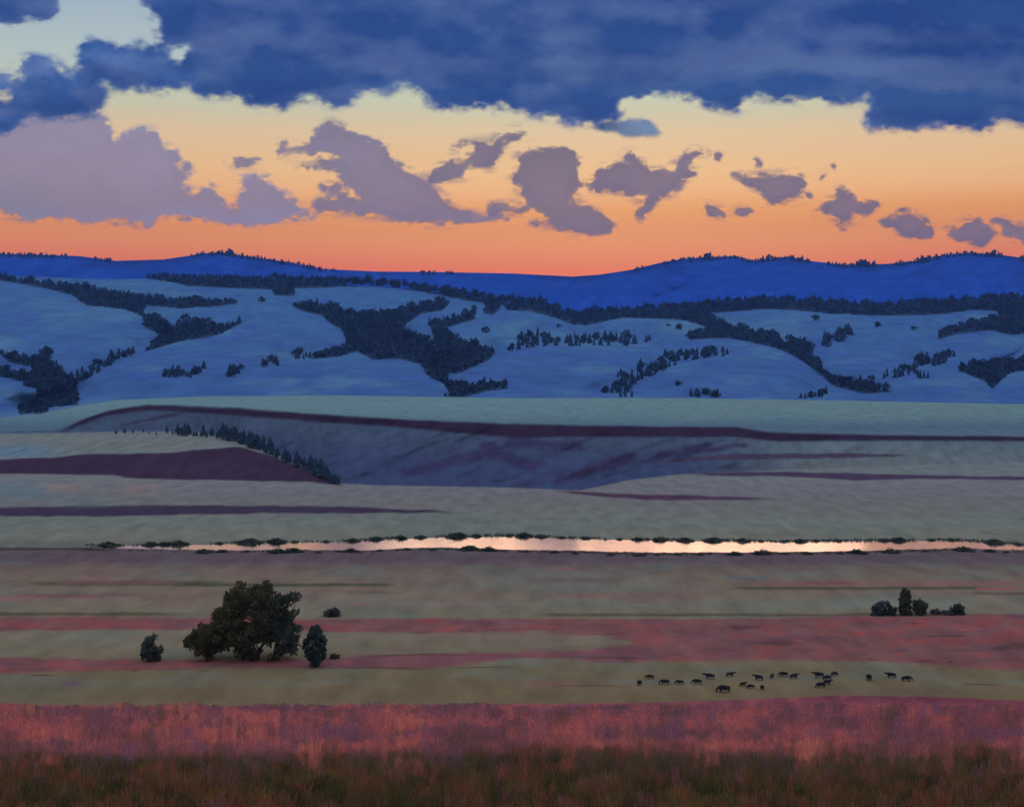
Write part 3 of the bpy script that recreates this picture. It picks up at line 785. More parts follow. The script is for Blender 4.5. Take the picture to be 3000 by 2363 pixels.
LAVG = 'lavender clouds over the afterglow'
lavs = [
    ('huge lavender cloud bank at the left edge, joined to the blue deck above', [T(CA, [(-300, 500), (0, 520), (60, 530), (100, 490), (240, 475), (400, 470), (442, 510), (470, 560), (492, 602), (540, 560), (590, 545), (650, 550), (692, 590), (700, 620), (742, 640), (752, 680), (770, 710), (800, 694), (824, 708), (800, 737), (772, 742),
        (782, 790), (822, 832), (860, 800), (898, 778), (930, 830), (942, 860), (982, 880), (1022, 850), (1040, 810), (1000, 760), (1060, 745), (1120, 750), (1170, 790), (1220, 830), (1270, 880), (1330, 902), (1362, 912), (1250, 932), (1150, 928), (1060, 945), (940, 930), (700, 918), (650, 952), (500, 938), (400, 940), (320, 922), (200, 928), (110, 950), (60, 910), (0, 902), (-300, 900)])], 20500, lav_big, 14),
    ('large lavender cloud rising to a rounded peak with thin shelves on its left side', [T(CA, [(1140, 662), (1176, 632), (1180, 590), (1212, 586), (1204, 622), (1290, 610), (1330, 560), (1390, 520), (1422, 510), (1460, 535), (1492, 570), (1582, 590), (1650, 640), (1672, 690), (1722, 715), (1790, 740), (1842, 790), (1892, 850), (1912, 892), (1972, 900), (2060, 908), (2200, 905),
        (2200, 922), (1950, 932), (1850, 942), (1750, 947), (1640, 930), (1560, 905), (1320, 892), (1332, 850), (1420, 840), (1532, 850), (1500, 808), (1420, 812), (1352, 800), (1362, 782), (1460, 772), (1432, 740), (1440, 714), (1300, 712), (1212, 692), (1330, 684), (1482, 684), (1470, 662), (1300, 652)])], 15500, lav_tone, 10),
    ('thin short lavender streak left of the peaked cloud', [T(CA, [(940, 680), (1010, 672), (1110, 676), (1090, 696), (1000, 704)])], 15500, lav_tone, 7),
    ('ragged lavender cloud with a hooked tail reaching up right', [T(CA, [(1810, 760), (1850, 720), (1885, 690), (1960, 682), (2000, 650), (2008, 580), (2040, 608), (2092, 622), (2092, 580), (2150, 558), (2240, 540), (2262, 560), (2200, 580), (2140, 600), (2120, 650), (2082, 682), (2092, 742), (2050, 712), (2020, 690), (1990, 700), (1970, 760), (1900, 750), (1850, 772)]),
        T(CA, [(1910, 625), (1950, 600), (2002, 606), (1960, 622), (1915, 640)])], 15000, lav_tone, 9),
    ('tall blocky lavender cloud with a long foot, below the middle of the deck', [T(CB, [(20, 650), (90, 622), (150, 642), (200, 630), (262, 645), (282, 690), (292, 780), (282, 802), (246, 860), (330, 880), (390, 930), (452, 960), (380, 988), (250, 972), (130, 952), (50, 945), (160, 928), (140, 902), (100, 890), (0, 906), (-80, 905), (-130, 900), (-65, 850), (0, 872), (50, 870), (60, 840), (20, 782), (-10, 770), (20, 700)])], 15000, lav_tone, 9),
    ('lavender cloud like a drifting bird, with a raised tail and hanging wisps', [T(CB, [(300, 800), (330, 775), (380, 720), (430, 700), (502, 700), (470, 650), (490, 628), (520, 660), (562, 690), (592, 740), (640, 720), (690, 715), (695, 670), (740, 645), (830, 638), (832, 662), (770, 672), (742, 700), (782, 740), (735, 735), (722, 790), (680, 820), (602, 850), (570, 900), (545, 945), (520, 905), (500, 900), (572, 860), (582, 830), (470, 815), (420, 812)])], 14800, lav_tone, 9),
    ('tiny lavender puff right of the bird-shaped cloud', [T(CB, [(840, 670), (880, 650), (905, 692), (860, 690)])], 14800, lav_tone, 7),
    ('tiny round lavender puff above the broad winged cloud', [T(CB, [(1022, 685), (1040, 672), (1060, 695), (1040, 708)])], 14800, lav_tone, 5),
    ('broad lavender cloud with a pointed base and winged ends', [T(CB, [(920, 740), (960, 735), (1000, 748), (1060, 738), (1110, 742), (1172, 730), (1242, 752), (1232, 810), (1282, 842), (1180, 832), (1135, 870), (1100, 872), (1052, 832), (1020, 782), (960, 760)])], 14600, lav_tone, 8),
    ('pair of tiny lavender puffs in a rising line', [T(CB, [(1300, 740), (1330, 726), (1330, 752), (1310, 762)]), T(CB, [(1350, 708), (1364, 700), (1368, 722), (1352, 726)])], 14600, lav_tone, 5),
    ('grey wispy cloud trailing low under the broad winged cloud', [T(CB, [(790, 830), (830, 862), (838, 882), (880, 880), (905, 892), (922, 950), (890, 932), (862, 905), (830, 912), (826, 880)])], 14400, lav_tone, 7),
    ('small flat violet cloud beside the grey low wisp', [T(CB, [(932, 896), (960, 878), (1000, 882), (1028, 898), (980, 908), (940, 910)])], 14400, lav_tone, 6),
    ('star-shaped lavender cloud with a pointed top and two feet', [T(CB, [(1300, 880), (1330, 850), (1372, 852), (1380, 800), (1398, 795), (1430, 830), (1462, 855), (1520, 855), (1560, 850), (1540, 880), (1490, 912), (1442, 906), (1450, 960), (1430, 930), (1402, 970), (1385, 960), (1372, 912), (1330, 890), (1270, 912)])], 14200, lav_tone, 8),
    ('oval lavender cloud sloping down right beside the star-shaped one', [T(CB, [(1548, 948), (1600, 925), (1650, 890), (1700, 898), (1752, 932), (1780, 992), (1740, 1014), (1690, 1000), (1640, 982), (1602, 960)])], 14000, lav_tone, 8),
    ('spread lavender cloud with a knob on top, just over the mountain hump', [T(CB, [(1800, 982), (1880, 960), (1940, 942), (1950, 912), (1988, 912), (2002, 945), (2052, 990), (2022, 1010), (1992, 1042), (1952, 1032), (1902, 1006), (1850, 1002)])], 13800, lav_tone, 8),
    ('lavender cloud cut by the right edge, lowest of the row', [T(CB, [(2020, 935), (2070, 928), (2122, 945), (2169, 965), (2400, 1000), (2400, 1060), (2169, 1040), (2120, 1000), (2076, 985), (2090, 960)])], 13800, lav_tone, 7),
]
for k, (lab, polys, dist, tone, warp) in enumerate(lavs):
    cloud('cloud', lab, polys, LAV, dist=dist, soft=4 if k == 0 else 2 if warp < 8 else 3, rag=1.6, curl=1.0, wisp=0.32, full=0.74, warp=warp * 0.5, thick=0.022, lump=0.05, tone=tone, group=LAVG, seed=20 + k, amb=LAMB)

# ------------------------------------------------------------------ pines on the hills
def pine_np(n_t, seed, taper=1.0):
    """jagged little conifer, unit height, base at 0: (verts, tris, shade)"""
    r = np.random.default_rng(seed)
    V, Fs = [], []
    n = 7
    tiers = n_t
    for k in range(tiers):
        z0 = 0.04 + 0.80 * k / tiers; z1 = min(1.0, z0 + 0.92 / tiers + 0.22)
        rad = (0.25 * (1 - 0.72 * k / tiers)) * taper
        b = len(V)
        for j in range(n):
            a = 2 * math.pi * (j + 0.5 * (k % 2)) / n + r.uniform(-.2, .2)
            q = rad * r.uniform(0.65, 1.2)
            V.append((q * math.cos(a), q * math.sin(a), z0 + r.uniform(-.05, .05)))
        V.append((r.uniform(-.03, .03), r.uniform(-.03, .03), z1)); V.append((0, 0, z0 + 0.08))
        for j in range(n):
            Fs.append((b + j, b + (j + 1) % n, b + n)); Fs.append((b + (j + 1) % n, b + j, b + n + 1))
    return np.array(V), np.array(Fs)


def round_np(seed):
    """small broad-crowned tree of unit height made of ragged leaf facets"""
    r = np.random.default_rng(seed)
    V, Fs = [], []
    for k in range(70):
        d = r.normal(size=3); d /= np.linalg.norm(d)
        c = np.array([0.33 * d[0], 0.33 * d[1], 0.55 + 0.40 * d[2]]) * np.array([1, 1, 1]) * r.uniform(.75, 1.0)
        c[2] = max(c[2], 0.08)
        s = r.uniform(.09, .17)
        b = len(V)
        for _ in range(3): V.append(c + r.normal(size=3) * s)
        Fs.append((b, b + 1, b + 2))
    return np.array(V), np.array(Fs)


PINES = [pine_np(3 + i % 2, 50 + i, 1.0 + 0.25 * (i % 3)) for i in range(6)]
ROUNDS = [round_np(80 + i) for i in range(4)]
PINE_C = np.array([0.042, 0.068, 0.094])


def wood_mesh(name, P, H, mat, col=PINE_C, mix=0.5):
    Vs, Fs, Cs = [], [], []
    off = 0
    for i in range(len(P)):
        v, f = (ROUNDS[i % 4] if RNG.random() < mix else PINES[i % 6])
        a = RNG.uniform(0, 6.28); s = H[i]; w = s * RNG.uniform(.85, 1.25)
        ca, sa = math.cos(a), math.sin(a)
        q = np.stack([(v[:, 0] * ca - v[:, 1] * sa) * w, (v[:, 0] * sa + v[:, 1] * ca) * w, v[:, 2] * s], -1) + P[i]
        Vs.append(q); Fs.append(f + off); off += len(v)
        Cs.append(np.broadcast_to(col * RNG.uniform(.75, 1.3), q.shape))
    me = mesh_np(name, np.concatenate(Vs), np.concatenate(Fs), {'col': np.concatenate(Cs)}, False)
    me.materials.append(mat)
    return me


def fill(poly, spacing, hpx, jitter=0.5):
    p = np.array(poly, float)
    x0, y0 = p.min(0); x1, y1 = p.max(0)
    gx, gy = np.meshgrid(np.arange(x0, x1 + spacing, spacing), np.arange(y0, y1 + spacing, spacing * 0.62))
    gx = gx + RNG.uniform(-1, 1, gx.shape) * spacing * jitter; gy = gy + RNG.uniform(-1, 1, gy.shape) * spacing * jitter
    ok = inpoly(gx, gy + 0, poly)
    return gx[ok], gy[ok] + hpx * 0.40


def hill_pts(x, y):
    y = np.minimum(y, K1(x) - 1 - 9 * vn(x / 13, x * 0, 411))
    D = hillD(x, y)
    P = world_pt(x, y, D); P[:, 2] -= 0.6
    return P, D


WOODS_ALL = []
for lab, polys in WOODS:
    xx, yy = zip(*[fill(p, 7.5, 12) for p in polys])
    x = np.concatenate(xx); y = np.concatenate(yy)
    o_ = np.argsort(y); x, y = x[o_], y[o_]
    P, D = hill_pts(x, y)
    H = D / F * RNG.uniform(9, 17, len(x)) * (1 + 0.6 * (RNG.uniform(0, 1, len(x)) > .9))
    tag(link('forest', wood_mesh('forest', P, H, M_PINE)), lab, 'forest', None, 'stuff')
    WOODS_ALL.append((x, y))

# forest fringe along the mountain ridge
xs_ = np.concatenate([np.arange(-400, 3400, 7.0) + RNG.uniform(-5, 5, 543)])
dens_ = fbm(xs_ / 60, xs_ * 0, 401, 3)
sel = (dens_ > -0.02) | ((xs_ > 560) & (xs_ < 860)) | ((xs_ > 1930) & (xs_ < 2480) & (dens_ > -0.2)) | ((xs_ > 2760) & (xs_ < 2900))
xs_ = xs_[sel & ~((xs_ > 330) & (xs_ < 540)) & ~((xs_ > 1000) & (xs_ < 1720) & (dens_ < 0.15))]
rows = []
for off in (1.5, 5, 9):
    rows.append((xs_ + RNG.uniform(-3, 3, len(xs_)), RT(xs_) + off + RNG.uniform(-1, 2, len(xs_))))
x = np.concatenate([r[0] for r in rows]); y = np.concatenate([r[1] for r in rows])
P = world_pt(x, y, mountD(x, y)); P[:, 2] -= 1
tag(link('forest', wood_mesh('forest', P, 8500 / F * RNG.uniform(5, 11, len(x)) * (1 + 0.9 * ss(0.0, 0.25, fbm(x / 45, x * 0, 402, 2)) * ((x > 1850) | ((x > 560) & (x < 760)))), M_PINE, np.array([0.02, 0.05, 0.11]), 0.3)),
    'ragged far forest along the crest of the blue mountains', 'forest', None, 'stuff')

# trees one can tell apart: rows and scattered ones on the hillsides
tree_meshes = []
for i in range(6):
    v, f = PINES[i]
    m_ = mesh_np('pine_tree', v, f, {'col': np.broadcast_to(PINE_C * (0.85 + 0.08 * i), v.shape)}, False); m_.materials.append(M_PINE); tree_meshes.append(m_)
for i in range(4):
    v, f = ROUNDS[i]
    m_ = mesh_np('round_tree', v, f, {'col': np.broadcast_to(PINE_C * np.array([1.1, 1.15, 0.95]) * (0.9 + 0.1 * i), v.shape)}, False); m_.materials.append(M_LEAF); tree_meshes.append(m_)


def plant_tree(p, h, label, group, broad=0.3, wide=1.0):
    k = (6 + int(RNG.integers(0, 4))) if RNG.random() < broad else int(RNG.integers(0, 6))
    o = bpy.data.objects.new('pine_tree' if k < 6 else 'round_tree', tree_meshes[k])
    w = h * RNG.uniform(.85, 1.3) * wide
    o.location = p; o.scale = (w, w, h); o.rotation_euler = (0, 0, RNG.uniform(0, 6.28))
    COL.objects.link(o)
    return tag(o, label, 'tree', group)


GROVES = [
    ('dark pine in the row climbing from the left foot wedge up the first ravine', 'pines in the first ravine', [T(C1, [(870, 698), (740, 708), (640, 755), (560, 828), (430, 868), (480, 915), (580, 862), (700, 792), (870, 716)])], 11),
    ('small dark tree in the loose row low on the left hill spur', 'trees on the left hill spur', [T(C1, [(1010, 850), (1050, 838), (1150, 820), (1165, 872), (1020, 872)]), T(C1, [(1180, 865), (1260, 805), (1330, 805), (1300, 840), (1200, 868)])], 11),
    ('small dark tree in the hedge-like row leading right to the biggest wood', 'trees of the row left of the biggest wood', [T(C1, [(1430, 868), (1480, 800), (1590, 795), (1500, 855)]), T(C1, [(1630, 800), (1660, 760), (1770, 755), (1770, 800)]), T(C1, [(1810, 748), (1900, 708), (2000, 715), (2169, 685), (2169, 732), (2000, 748), (1820, 758)])], 11),
    ('dark pine in the level row across the middle hill dome', 'pines across the middle hill dome', [T(C2, [(1110, 615), (1160, 595), (1330, 595), (1362, 660), (1200, 688), (1100, 702), (1030, 712), (1110, 655)]), T(C2, [(1362, 640), (1460, 630), (1480, 575), (1500, 630), (1590, 605), (1650, 608), (1700, 602), (1770, 585), (1880, 612), (1880, 668), (1600, 662), (1360, 665)]), T(C2, [(1900, 630), (1962, 600), (1964, 652), (1900, 650)])], 11),
    ('dark pine in the row rising right along the shoulder of the round hill', 'pines along the round hill shoulder', [T(C2, [(1620, 962), (1740, 922), (1750, 860), (1800, 845), (1880, 845), (1905, 778), (1930, 820), (2020, 795), (2040, 732), (2169, 712), (2169, 768), (2080, 812), (1960, 862), (1880, 895), (1860, 935), (1820, 965), (1865, 990), (1745, 1000), (1780, 972)]), T(C3, [(0, 718), (100, 700), (180, 686), (200, 708), (265, 685), (296, 720), (200, 742), (0, 770)])], 11),
    ('dark pine in the row slanting up to the right of the wooded saddle', 'pines right of the wooded saddle', [T(C3, [(1180, 885), (1400, 815), (1500, 738), (1600, 722), (1740, 730), (1745, 768), (1600, 792), (1500, 802), (1450, 852), (1200, 892)])], 11),
    ('dark tree in one of the two small clumps above the right saddle', 'trees in the clumps above the right saddle', [T(C3, [(960, 625), (1000, 560), (1070, 548), (1095, 605), (985, 645)]), T(C3, [(868, 672), (900, 608), (938, 610), (930, 668)])], 10),
    ('small dark bush at the bottom edge of the round hill', 'bushes below the round hill', [T(C3, [(20, 985), (50, 950), (160, 975), (240, 992), (150, 1000)]), T(C3, [(740, 1008), (860, 972), (930, 960), (870, 1002)])], 10),
    ('small bush on the low right hill below the slanting pine row', 'bushes on the low right hill', [T(C3, [(1480, 845), (1600, 860), (1590, 885), (1500, 875)])], 10),
]
for lab, grp, polys, sp in GROVES:
    for p in polys:
        x, y = fill(p, sp * 1.32, 18, 0.4)
        P, D = hill_pts(x, y)
        for i in range(len(x)):
            plant_tree(P[i], float(D[i] / F * RNG.uniform(17, 28)), lab, grp, 0.35)
for (cx_, cy_, s_, lab) in [(*T(C1, [(1665, 385)])[0], 16, 'single faint bush on the open upper left slope'), (*T(C2, [(915, 575)])[0], 22, 'single round tree on the bare dome right of the biggest wood'),
                            (*T(C3, [(850, 500)])[0], 22, 'single bush on the upper right slope below the skyline trees'), (*T(C3, [(1240, 545)])[0], 16, 'single small tree alone on the upper right slope'),
                            (*T(C3, [(1470, 568)])[0], 14, 'low wide bush farther right on the upper right slope'), (*T(C2, [(2080, 545)])[0], 11, 'tiny bush on the middle slope left of the wooded saddle'), (*T(C2, [(2145, 560)])[0], 18, 'bush beside the wooded saddle on the middle slope'),
                            (*T(C2, [(2140, 915)])[0], 16, 'single bush low on the round hill face'), (*T(C2, [(1380, 550)])[0], 12, 'faint tree near the top of the middle dome')]:
    P, D = hill_pts(np.array([cx_]), np.array([cy_ + s_ * .4]))
    plant_tree(P[0], float(D[0] / F * s_), lab, None, 1.0, 1.4)

# conifers along the edge of the left hill, nearer: trunk and crown
BL = cv(T(M1, [(440, 188), (640, 186), (720, 188), (850, 196), (950, 208), (1015, 225), (1080, 248), (1130, 268), (1200, 300), (1260, 322), (1310, 344), (1350, 362), (1400, 388), (1430, 402)]))
bluff_trees = T(M1, [(500, 0), (530, 0), (565, 0), (600, 0), (640, 0), (672, 0), (702, 0), (722, 0), (745, 0), (768, 0), (786, 0), (806, 0), (828, 0), (848, 0), (866, 0), (884, 0), (905, 0), (925, 0), (945, 0), (962, 0), (982, 0), (1002, 0), (1018, 0), (1034, 0), (1052, 0),
                     (1070, 0), (1088, 0), (1106, 0), (1128, 0), (1146, 0), (1166, 0), (1186, 0), (1206, 0), (1222, 0), (1242, 0), (1262, 0), (1282, 0), (1300, 0), (1318, 0), (1334, 0), (1350, 0), (1366, 0), (1382, 0), (1394, 0), (1406, 0), (1418, 0), (1430, 0)])
bluff_h = {2: 0.4}


def conifer_parts(seed):
    v, f = pine_np(6, seed, 1.05)
    v = v.copy(); v[:, 2] = 0.10 + 0.90 * v[:, 2]
    crown = mesh_np('crown', v, f, {'col': np.broadcast_to(np.array([0.050, 0.075, 0.080]), v.shape)}, False); crown.materials.append(M_PINE)
    n = 6
    tv = [(0.035 * math.cos(a) * k, 0.035 * math.sin(a) * k, z) for z, k in ((-0.05, 1.2), (0.3, .8)) for a in np.arange(n) * 2 * math.pi / n]
    tf = [(j, (j + 1) % n, n + (j + 1) % n, n + j) for j in range(n)]
    trunk = mesh_np('trunk', tv, tf, {'col': np.broadcast_to(np.array([.05, .04, .035]), (2 * n, 3))}); trunk.materials.append(M_BARK)
    return crown, trunk


CONI = [conifer_parts(500 + i) for i in range(5)]
bluff_trees = [q for p in bluff_trees for q in ((p,) if p[0] < 500 else (p, (p[0] + 6, 0)))]
for i, (bx, _) in enumerate(bluff_trees):
    bx = bx + RNG.uniform(-7, 7)
    by = float(BL(bx)) + RNG.uniform(-3, 5)
    hpx = RNG.uniform(9, 17) if bx < 480 else RNG.uniform(14, 38) if bx < 650 else RNG.uniform(26, 52) if bx < 740 else RNG.uniform(18, 54) if bx < 960 else 26
    bx_a = np.array([bx]); by_a = np.array([by])
    D = float(groundD(bx_a, np.maximum(by_a, K3(bx_a) + 1))[0])
    p = world_pt(bx_a, by_a, D)[0]
    h = D / F * hpx
    far = bx < 720
    r = empty('conifer', p, 'dark conifer in the line along the level top of the purple-faced hill' if far else 'dark conifer in the line running down the steep right edge of the purple-faced hill', 'tree',
              'conifers along the level hilltop' if far else 'conifers down the steep hill edge')
    r.scale = (h * RNG.uniform(.85, 1.6),) * 2 + (h,); r.rotation_euler = (0, 0, RNG.uniform(0, 6.28))
    c_, t_ = CONI[i % 5]
    for nm, m_ in (('crown', c_), ('trunk', t_)):
        o = bpy.data.objects.new(nm, m_); COL.objects.link(o); o.parent = r

# ------------------------------------------------------------------ leafy crowns, near trees and shrubs
def leaf_cloud(name, C, R, n_leaf, size, col, up=0.5, seed=0, cmix=None):
    """leaf-sized facets strewn through clumps C (centres) of radius R; one crown mesh"""
    r = np.random.default_rng(seed)
    N = len(C) * n_leaf
    cc = np.repeat(C, n_leaf, 0); rr = np.repeat(np.broadcast_to(R, len(C)), n_leaf)
    d = r.normal(size=(N, 3)); d /= np.linalg.norm(d, axis=1, keepdims=True)
    p = cc + d * (rr * r.uniform(.2, 1.0, N) ** 0.6)[:, None]
    ax = d * 0.8 + np.array([0, 0, up]) + r.normal(size=(N, 3)) * 0.45
    ax /= np.linalg.norm(ax, axis=1, keepdims=True)
    sd = np.cross(ax, r.normal(size=(N, 3))); sd /= np.linalg.norm(sd, axis=1, keepdims=True) + 1e-9
    L = (size * r.uniform(.6, 1.5, N))[:, None]; W = L * 0.42
    V = np.stack([p - ax * L * .3, p + sd * W + ax * L * .25, p + ax * L, p - sd * W + ax * L * .25], 1)
    f = np.arange(N * 4).reshape(N, 4)
    base = np.array(col)[None] if np.ndim(col) == 1 else np.repeat(np.array(col), n_leaf, 0)
    tone = np.repeat(r.uniform(.65, 1.4, len(C)), n_leaf)[:, None] * r.uniform(.8, 1.2, (N, 1))
    cl = np.repeat(np.clip(base * tone, .004, .5), 4, 0)
    me = mesh_np(name, V, f, {'col': cl}, False)
    me.materials.append(M_LEAF)
    return me


def tube_mesh(name, paths, col, n=7):
    V, Fq, off = [], [], 0
    for path in paths:
        for k, (x, y, z, rad) in enumerate(path):
            for j in range(n):
                a = 2 * math.pi * j / n
                V.append((x + rad * math.cos(a), y + rad * math.sin(a), z))
        for k in range(len(path) - 1):
            for j in range(n):
                Fq.append((off + k * n + j, off + k * n + (j + 1) % n, off + (k + 1) * n + (j + 1) % n, off + (k + 1) * n + j))
        off += len(path) * n
    me = mesh_np(name, V, Fq, {'col': np.broadcast_to(np.array(col), (len(V), 3))})
    me.materials.append(M_BARK)
    return me


def outline_tree(name, label, base_px, base_py, outline, n_clump, clump_r, n_leaf, leaf, col, stems, holes=(), depth=1.0, up=0.5, seed=0, side=None, limbs=()):
    """tree whose crown fills the traced outline (photo px) and swells to a real depth; stems in photo px"""
    D = float(Dplain(base_py)); s = D / F
    r = np.random.default_rng(seed)
    o = np.array([((x - base_px) * s, (base_py - y) * s) for x, y in outline])
    lo, hi = o.min(0), o.max(0)
    pts = []
    rad_out = []
    while len(pts) < n_clump:
        q = r.uniform(lo, hi, (400, 2))
        ok = inpoly(q[:, 0], q[:, 1], o)
        for h in holes:
            hx, hz, hr = (h[0] - base_px) * s, (base_py - h[1]) * s, h[2] * s
            ok &= np.hypot(q[:, 0] - hx, q[:, 1] - hz) > hr + clump_r * 0.6
        q = q[ok]
        d = polydist(q[:, 0], q[:, 1], o)
        q = q[d > clump_r * 0.55]; d = d[d > clump_r * 0.55]
        half = np.sqrt(np.clip(d, 0, None) * (hi[0] - lo[0]) * 0.32) * depth
        y = r.uniform(-1, 1, len(q)); y = np.sign(y) * np.abs(y) ** 0.6 * half
        for k in range(len(q)): pts.append((q[k, 0], y[k], q[k, 1]))
    C = np.array(pts[:n_clump])
    cols = np.broadcast_to(np.array(col), (n_clump, 3)).copy()
    if side is not None:
        m = ss(side[0], side[1], C[:, 0])[:, None]; cols = cols * (1 - m) + np.array(side[2]) * m
    root = empty(name, ((base_px - CX) * s, D, 0), label, 'tree' if 'tree' in name or 'conifer' in name else 'bush')
    link('crown', leaf_cloud('crown', C, clump_r, n_leaf, leaf, cols, up, seed), None, root)
    paths = []
    for st in stems:
        paths.append([((x - base_px) * s, yy_, (base_py - y) * s, rad) for (x, y, yy_, rad) in st])
    tr_ = link('trunk', tube_mesh('trunk', paths[:1], (.045, .038, .034)), None, root)
    for p_ in paths[1:]:
        link('limb', tube_mesh('limb', [p_], (.045, .038, .034)), None, tr_)
    return root


TC = (380, 1680, 0.3089)
big = T(TC, [(520, 695), (540, 600), (580, 550), (600, 510), (690, 480), (740, 455), (800, 430), (790, 380), (850, 330), (885, 260), (900, 190), (960, 150), (1005, 80), (1060, 105), (1130, 130), (1190, 105), (1250, 110), (1330, 60), (1340, 130), (1380, 200), (1480, 205), (1620, 190), (1612, 240), (1540, 290), (1500, 345), (1600, 352), (1560, 430), (1500, 470), (1590, 500), (1690, 555), (1620, 600), (1590, 640), (1605, 720), (1560, 780), (1530, 815), (1470, 805), (1400, 790),
                (1350, 822), (1300, 740), (1240, 760), (1215, 800), (1150, 808), (1050, 795), (955, 775), (975, 740), (930, 715), (860, 740), (805, 765), (795, 812), (690, 808), (650, 765), (640, 722), (590, 705)])
GREEN = (0.15, 0.125, 0.036)
outline_tree('juniper_tree', 'big dark spreading many-stemmed tree on the rose belt, largest plant in the valley', 748, 1932, big, 520, 1.15, 46, 0.62, GREEN,
             [[(752, 1936, 0, .55), (760, 1905, 0, .42), (778, 1870, .3, .30), (790, 1820, .5, .18), (800, 1760, .6, .08)],
              [(758, 1934, .3, .40), (742, 1890, .5, .28), (720, 1830, .8, .16), (712, 1770, 1, .08)],
              [(800, 1936, -.6, .36), (806, 1900, -.8, .26), (822, 1850, -1.2, .14), (850, 1800, -1.5, .06)],
              [(606, 1930, .4, .30), (600, 1905, .5, .22), (580, 1880, .6, .14), (560, 1860, .8, .06)],
              [(716, 1930, -.8, .28), (708, 1895, -.9, .2), (690, 1850, -1, .1)],
              [(760, 1900, 0, .34), (800, 1860, .5, .22), (850, 1800, .9, .12), (872, 1752, 1, .05)]],
             holes=[(762, 1884, 9), (790, 1905, 10), (822, 1876, 6), (640, 1925, 10)], seed=3, side=(-1, 9, (0.125, 0.125, 0.06)), up=0.75)
outline_tree('bush', 'small rounded dark bush left of the big spreading tree', 441, 1936, T(TC, [(90, 830), (88, 720), (110, 650), (150, 600), (235, 580), (262, 630), (258, 670), (312, 680), (300, 740), (295, 810), (230, 842), (140, 845)]), 60, .8, 40, .5, (0.138, 0.148, 0.090),
             [[(440, 1938, 0, .2), (442, 1915, 0, .12), (446, 1885, .1, .05)]], seed=5, up=0.9)
outline_tree('conifer', 'upright dark conifer standing right beside the big spreading tree', 924, 1954, T(TC, [(1720, 880), (1705, 830), (1650, 800), (1660, 740), (1635, 690), (1660, 610), (1700, 560), (1735, 490), (1760, 465), (1800, 500), (1830, 570), (1868, 630), (1850, 690), (1875, 760), (1865, 810), (1810, 835), (1790, 880), (1760, 892)]), 200, .42, 30, .5, (0.117, 0.148, 0.090),
             [[(922, 1957, 0, .3), (923, 1925, 0, .2), (924, 1870, 0, .1), (925, 1830, 0, .04)]], seed=6, up=0.9)
outline_tree('bush', 'low dark bush on the upper rim of the rose belt behind the conifer', 976, 1806, T(TC, [(1810, 408), (1850, 360), (1890, 335), (1930, 325), (1975, 350), (2020, 390), (2020, 402)]), 26, .7, 34, .5, (0.138, 0.139, 0.083),
             [[(975, 1807, 0, .15), (976, 1796, 0, .1), (978, 1788, 0, .04)]], seed=7)
outline_tree('bush', 'tiny sprawling bush right at the foot of the upright conifer', 976, 1928, T(TC, [(1860, 805), (1900, 775), (1960, 750), (1998, 770), (1990, 805)]), 12, .5, 30, .4, (0.158, 0.148, 0.077), [[(976, 1929, 0, .1), (978, 1920, 0, .06)]], seed=8)
TD = (2450, 1680, 0.2536)
outline_tree('conifer', 'tallest narrow conifer of the far right clump at the rose belt', 2652, 1802, T(TD, [(715, 480), (725, 400), (720, 280), (750, 230), (770, 180), (785, 160), (830, 175), (862, 210), (875, 280), (865, 360), (880, 480)]), 170, .36, 28, .45, (0.147, 0.157, 0.077),
             [[(2652, 1804, 0, .25), (2652, 1780, 0, .18), (2650, 1735, 0, .06)]], seed=9, up=0.9)
outline_tree('bush', 'rounded dark bush pair just left of the tall narrow conifer', 2586, 1802, T(TD, [(345, 478), (420, 430), (420, 370), (460, 350), (500, 330), (540, 305), (600, 310), (615, 360), (680, 375), (700, 420), (690, 480)]), 80, .6, 34, .45, (0.126, 0.139, 0.090),
             [[(2586, 1803, 0, .2), (2588, 1780, 0, .12), (2590, 1765, 0, .05)]], seed=10)
outline_tree('round_tree', 'leafy rounded tree just right of the tall narrow conifer', 2692, 1802, T(TD, [(880, 480), (885, 380), (870, 310), (930, 290), (1000, 290), (1045, 330), (1058, 390), (1040, 440), (1050, 480)]), 60, .6, 34, .45, (0.170, 0.167, 0.077),
             [[(2692, 1803, 0, .2), (2690, 1780, 0, .12), (2688, 1760, 0, .05)]], seed=11)
outline_tree('bush', 'lone dark dome-shaped bush at the right end of the far clump', 2808, 1799, T(TD, [(1310, 470), (1318, 410), (1350, 370), (1400, 355), (1490, 365), (1475, 400), (1480, 440), (1470, 472)]), 40, .6, 34, .45, (0.126, 0.129, 0.077),
             [[(2808, 1800, 0, .15), (2808, 1785, 0, .1)]], seed=12)
outline_tree('bush', 'low straggling scrub between the leafy tree and the dome-shaped bush', 2748, 1800, T(TD, [(1050, 480), (1060, 450), (1140, 420), (1180, 405), (1210, 435), (1290, 425), (1330, 440), (1560, 450), (1520, 470), (1200, 480)]), 40, .4, 30, .4, (0.147, 0.139, 0.083),
             [[(2735, 1801, 0, .08), (2736, 1790, 0, .05)]], seed=13)

# shrubs on the river banks
def shrub_parts(seed):
    r = np.random.default_rng(seed)
    x = np.clip(r.normal(0, .25, 34), -.5, .5); y = np.clip(r.normal(0, .25, 34), -.5, .5)
    C = np.stack([x, y, .04 + .62 * r.uniform(0, 1, 34) * np.clip(1 - 3.2 * (x * x + y * y), .08, 1)], -1)
    return leaf_cloud('crown', C, .15, 18, .13, (0.138, 0.148, 0.077), .5, seed)


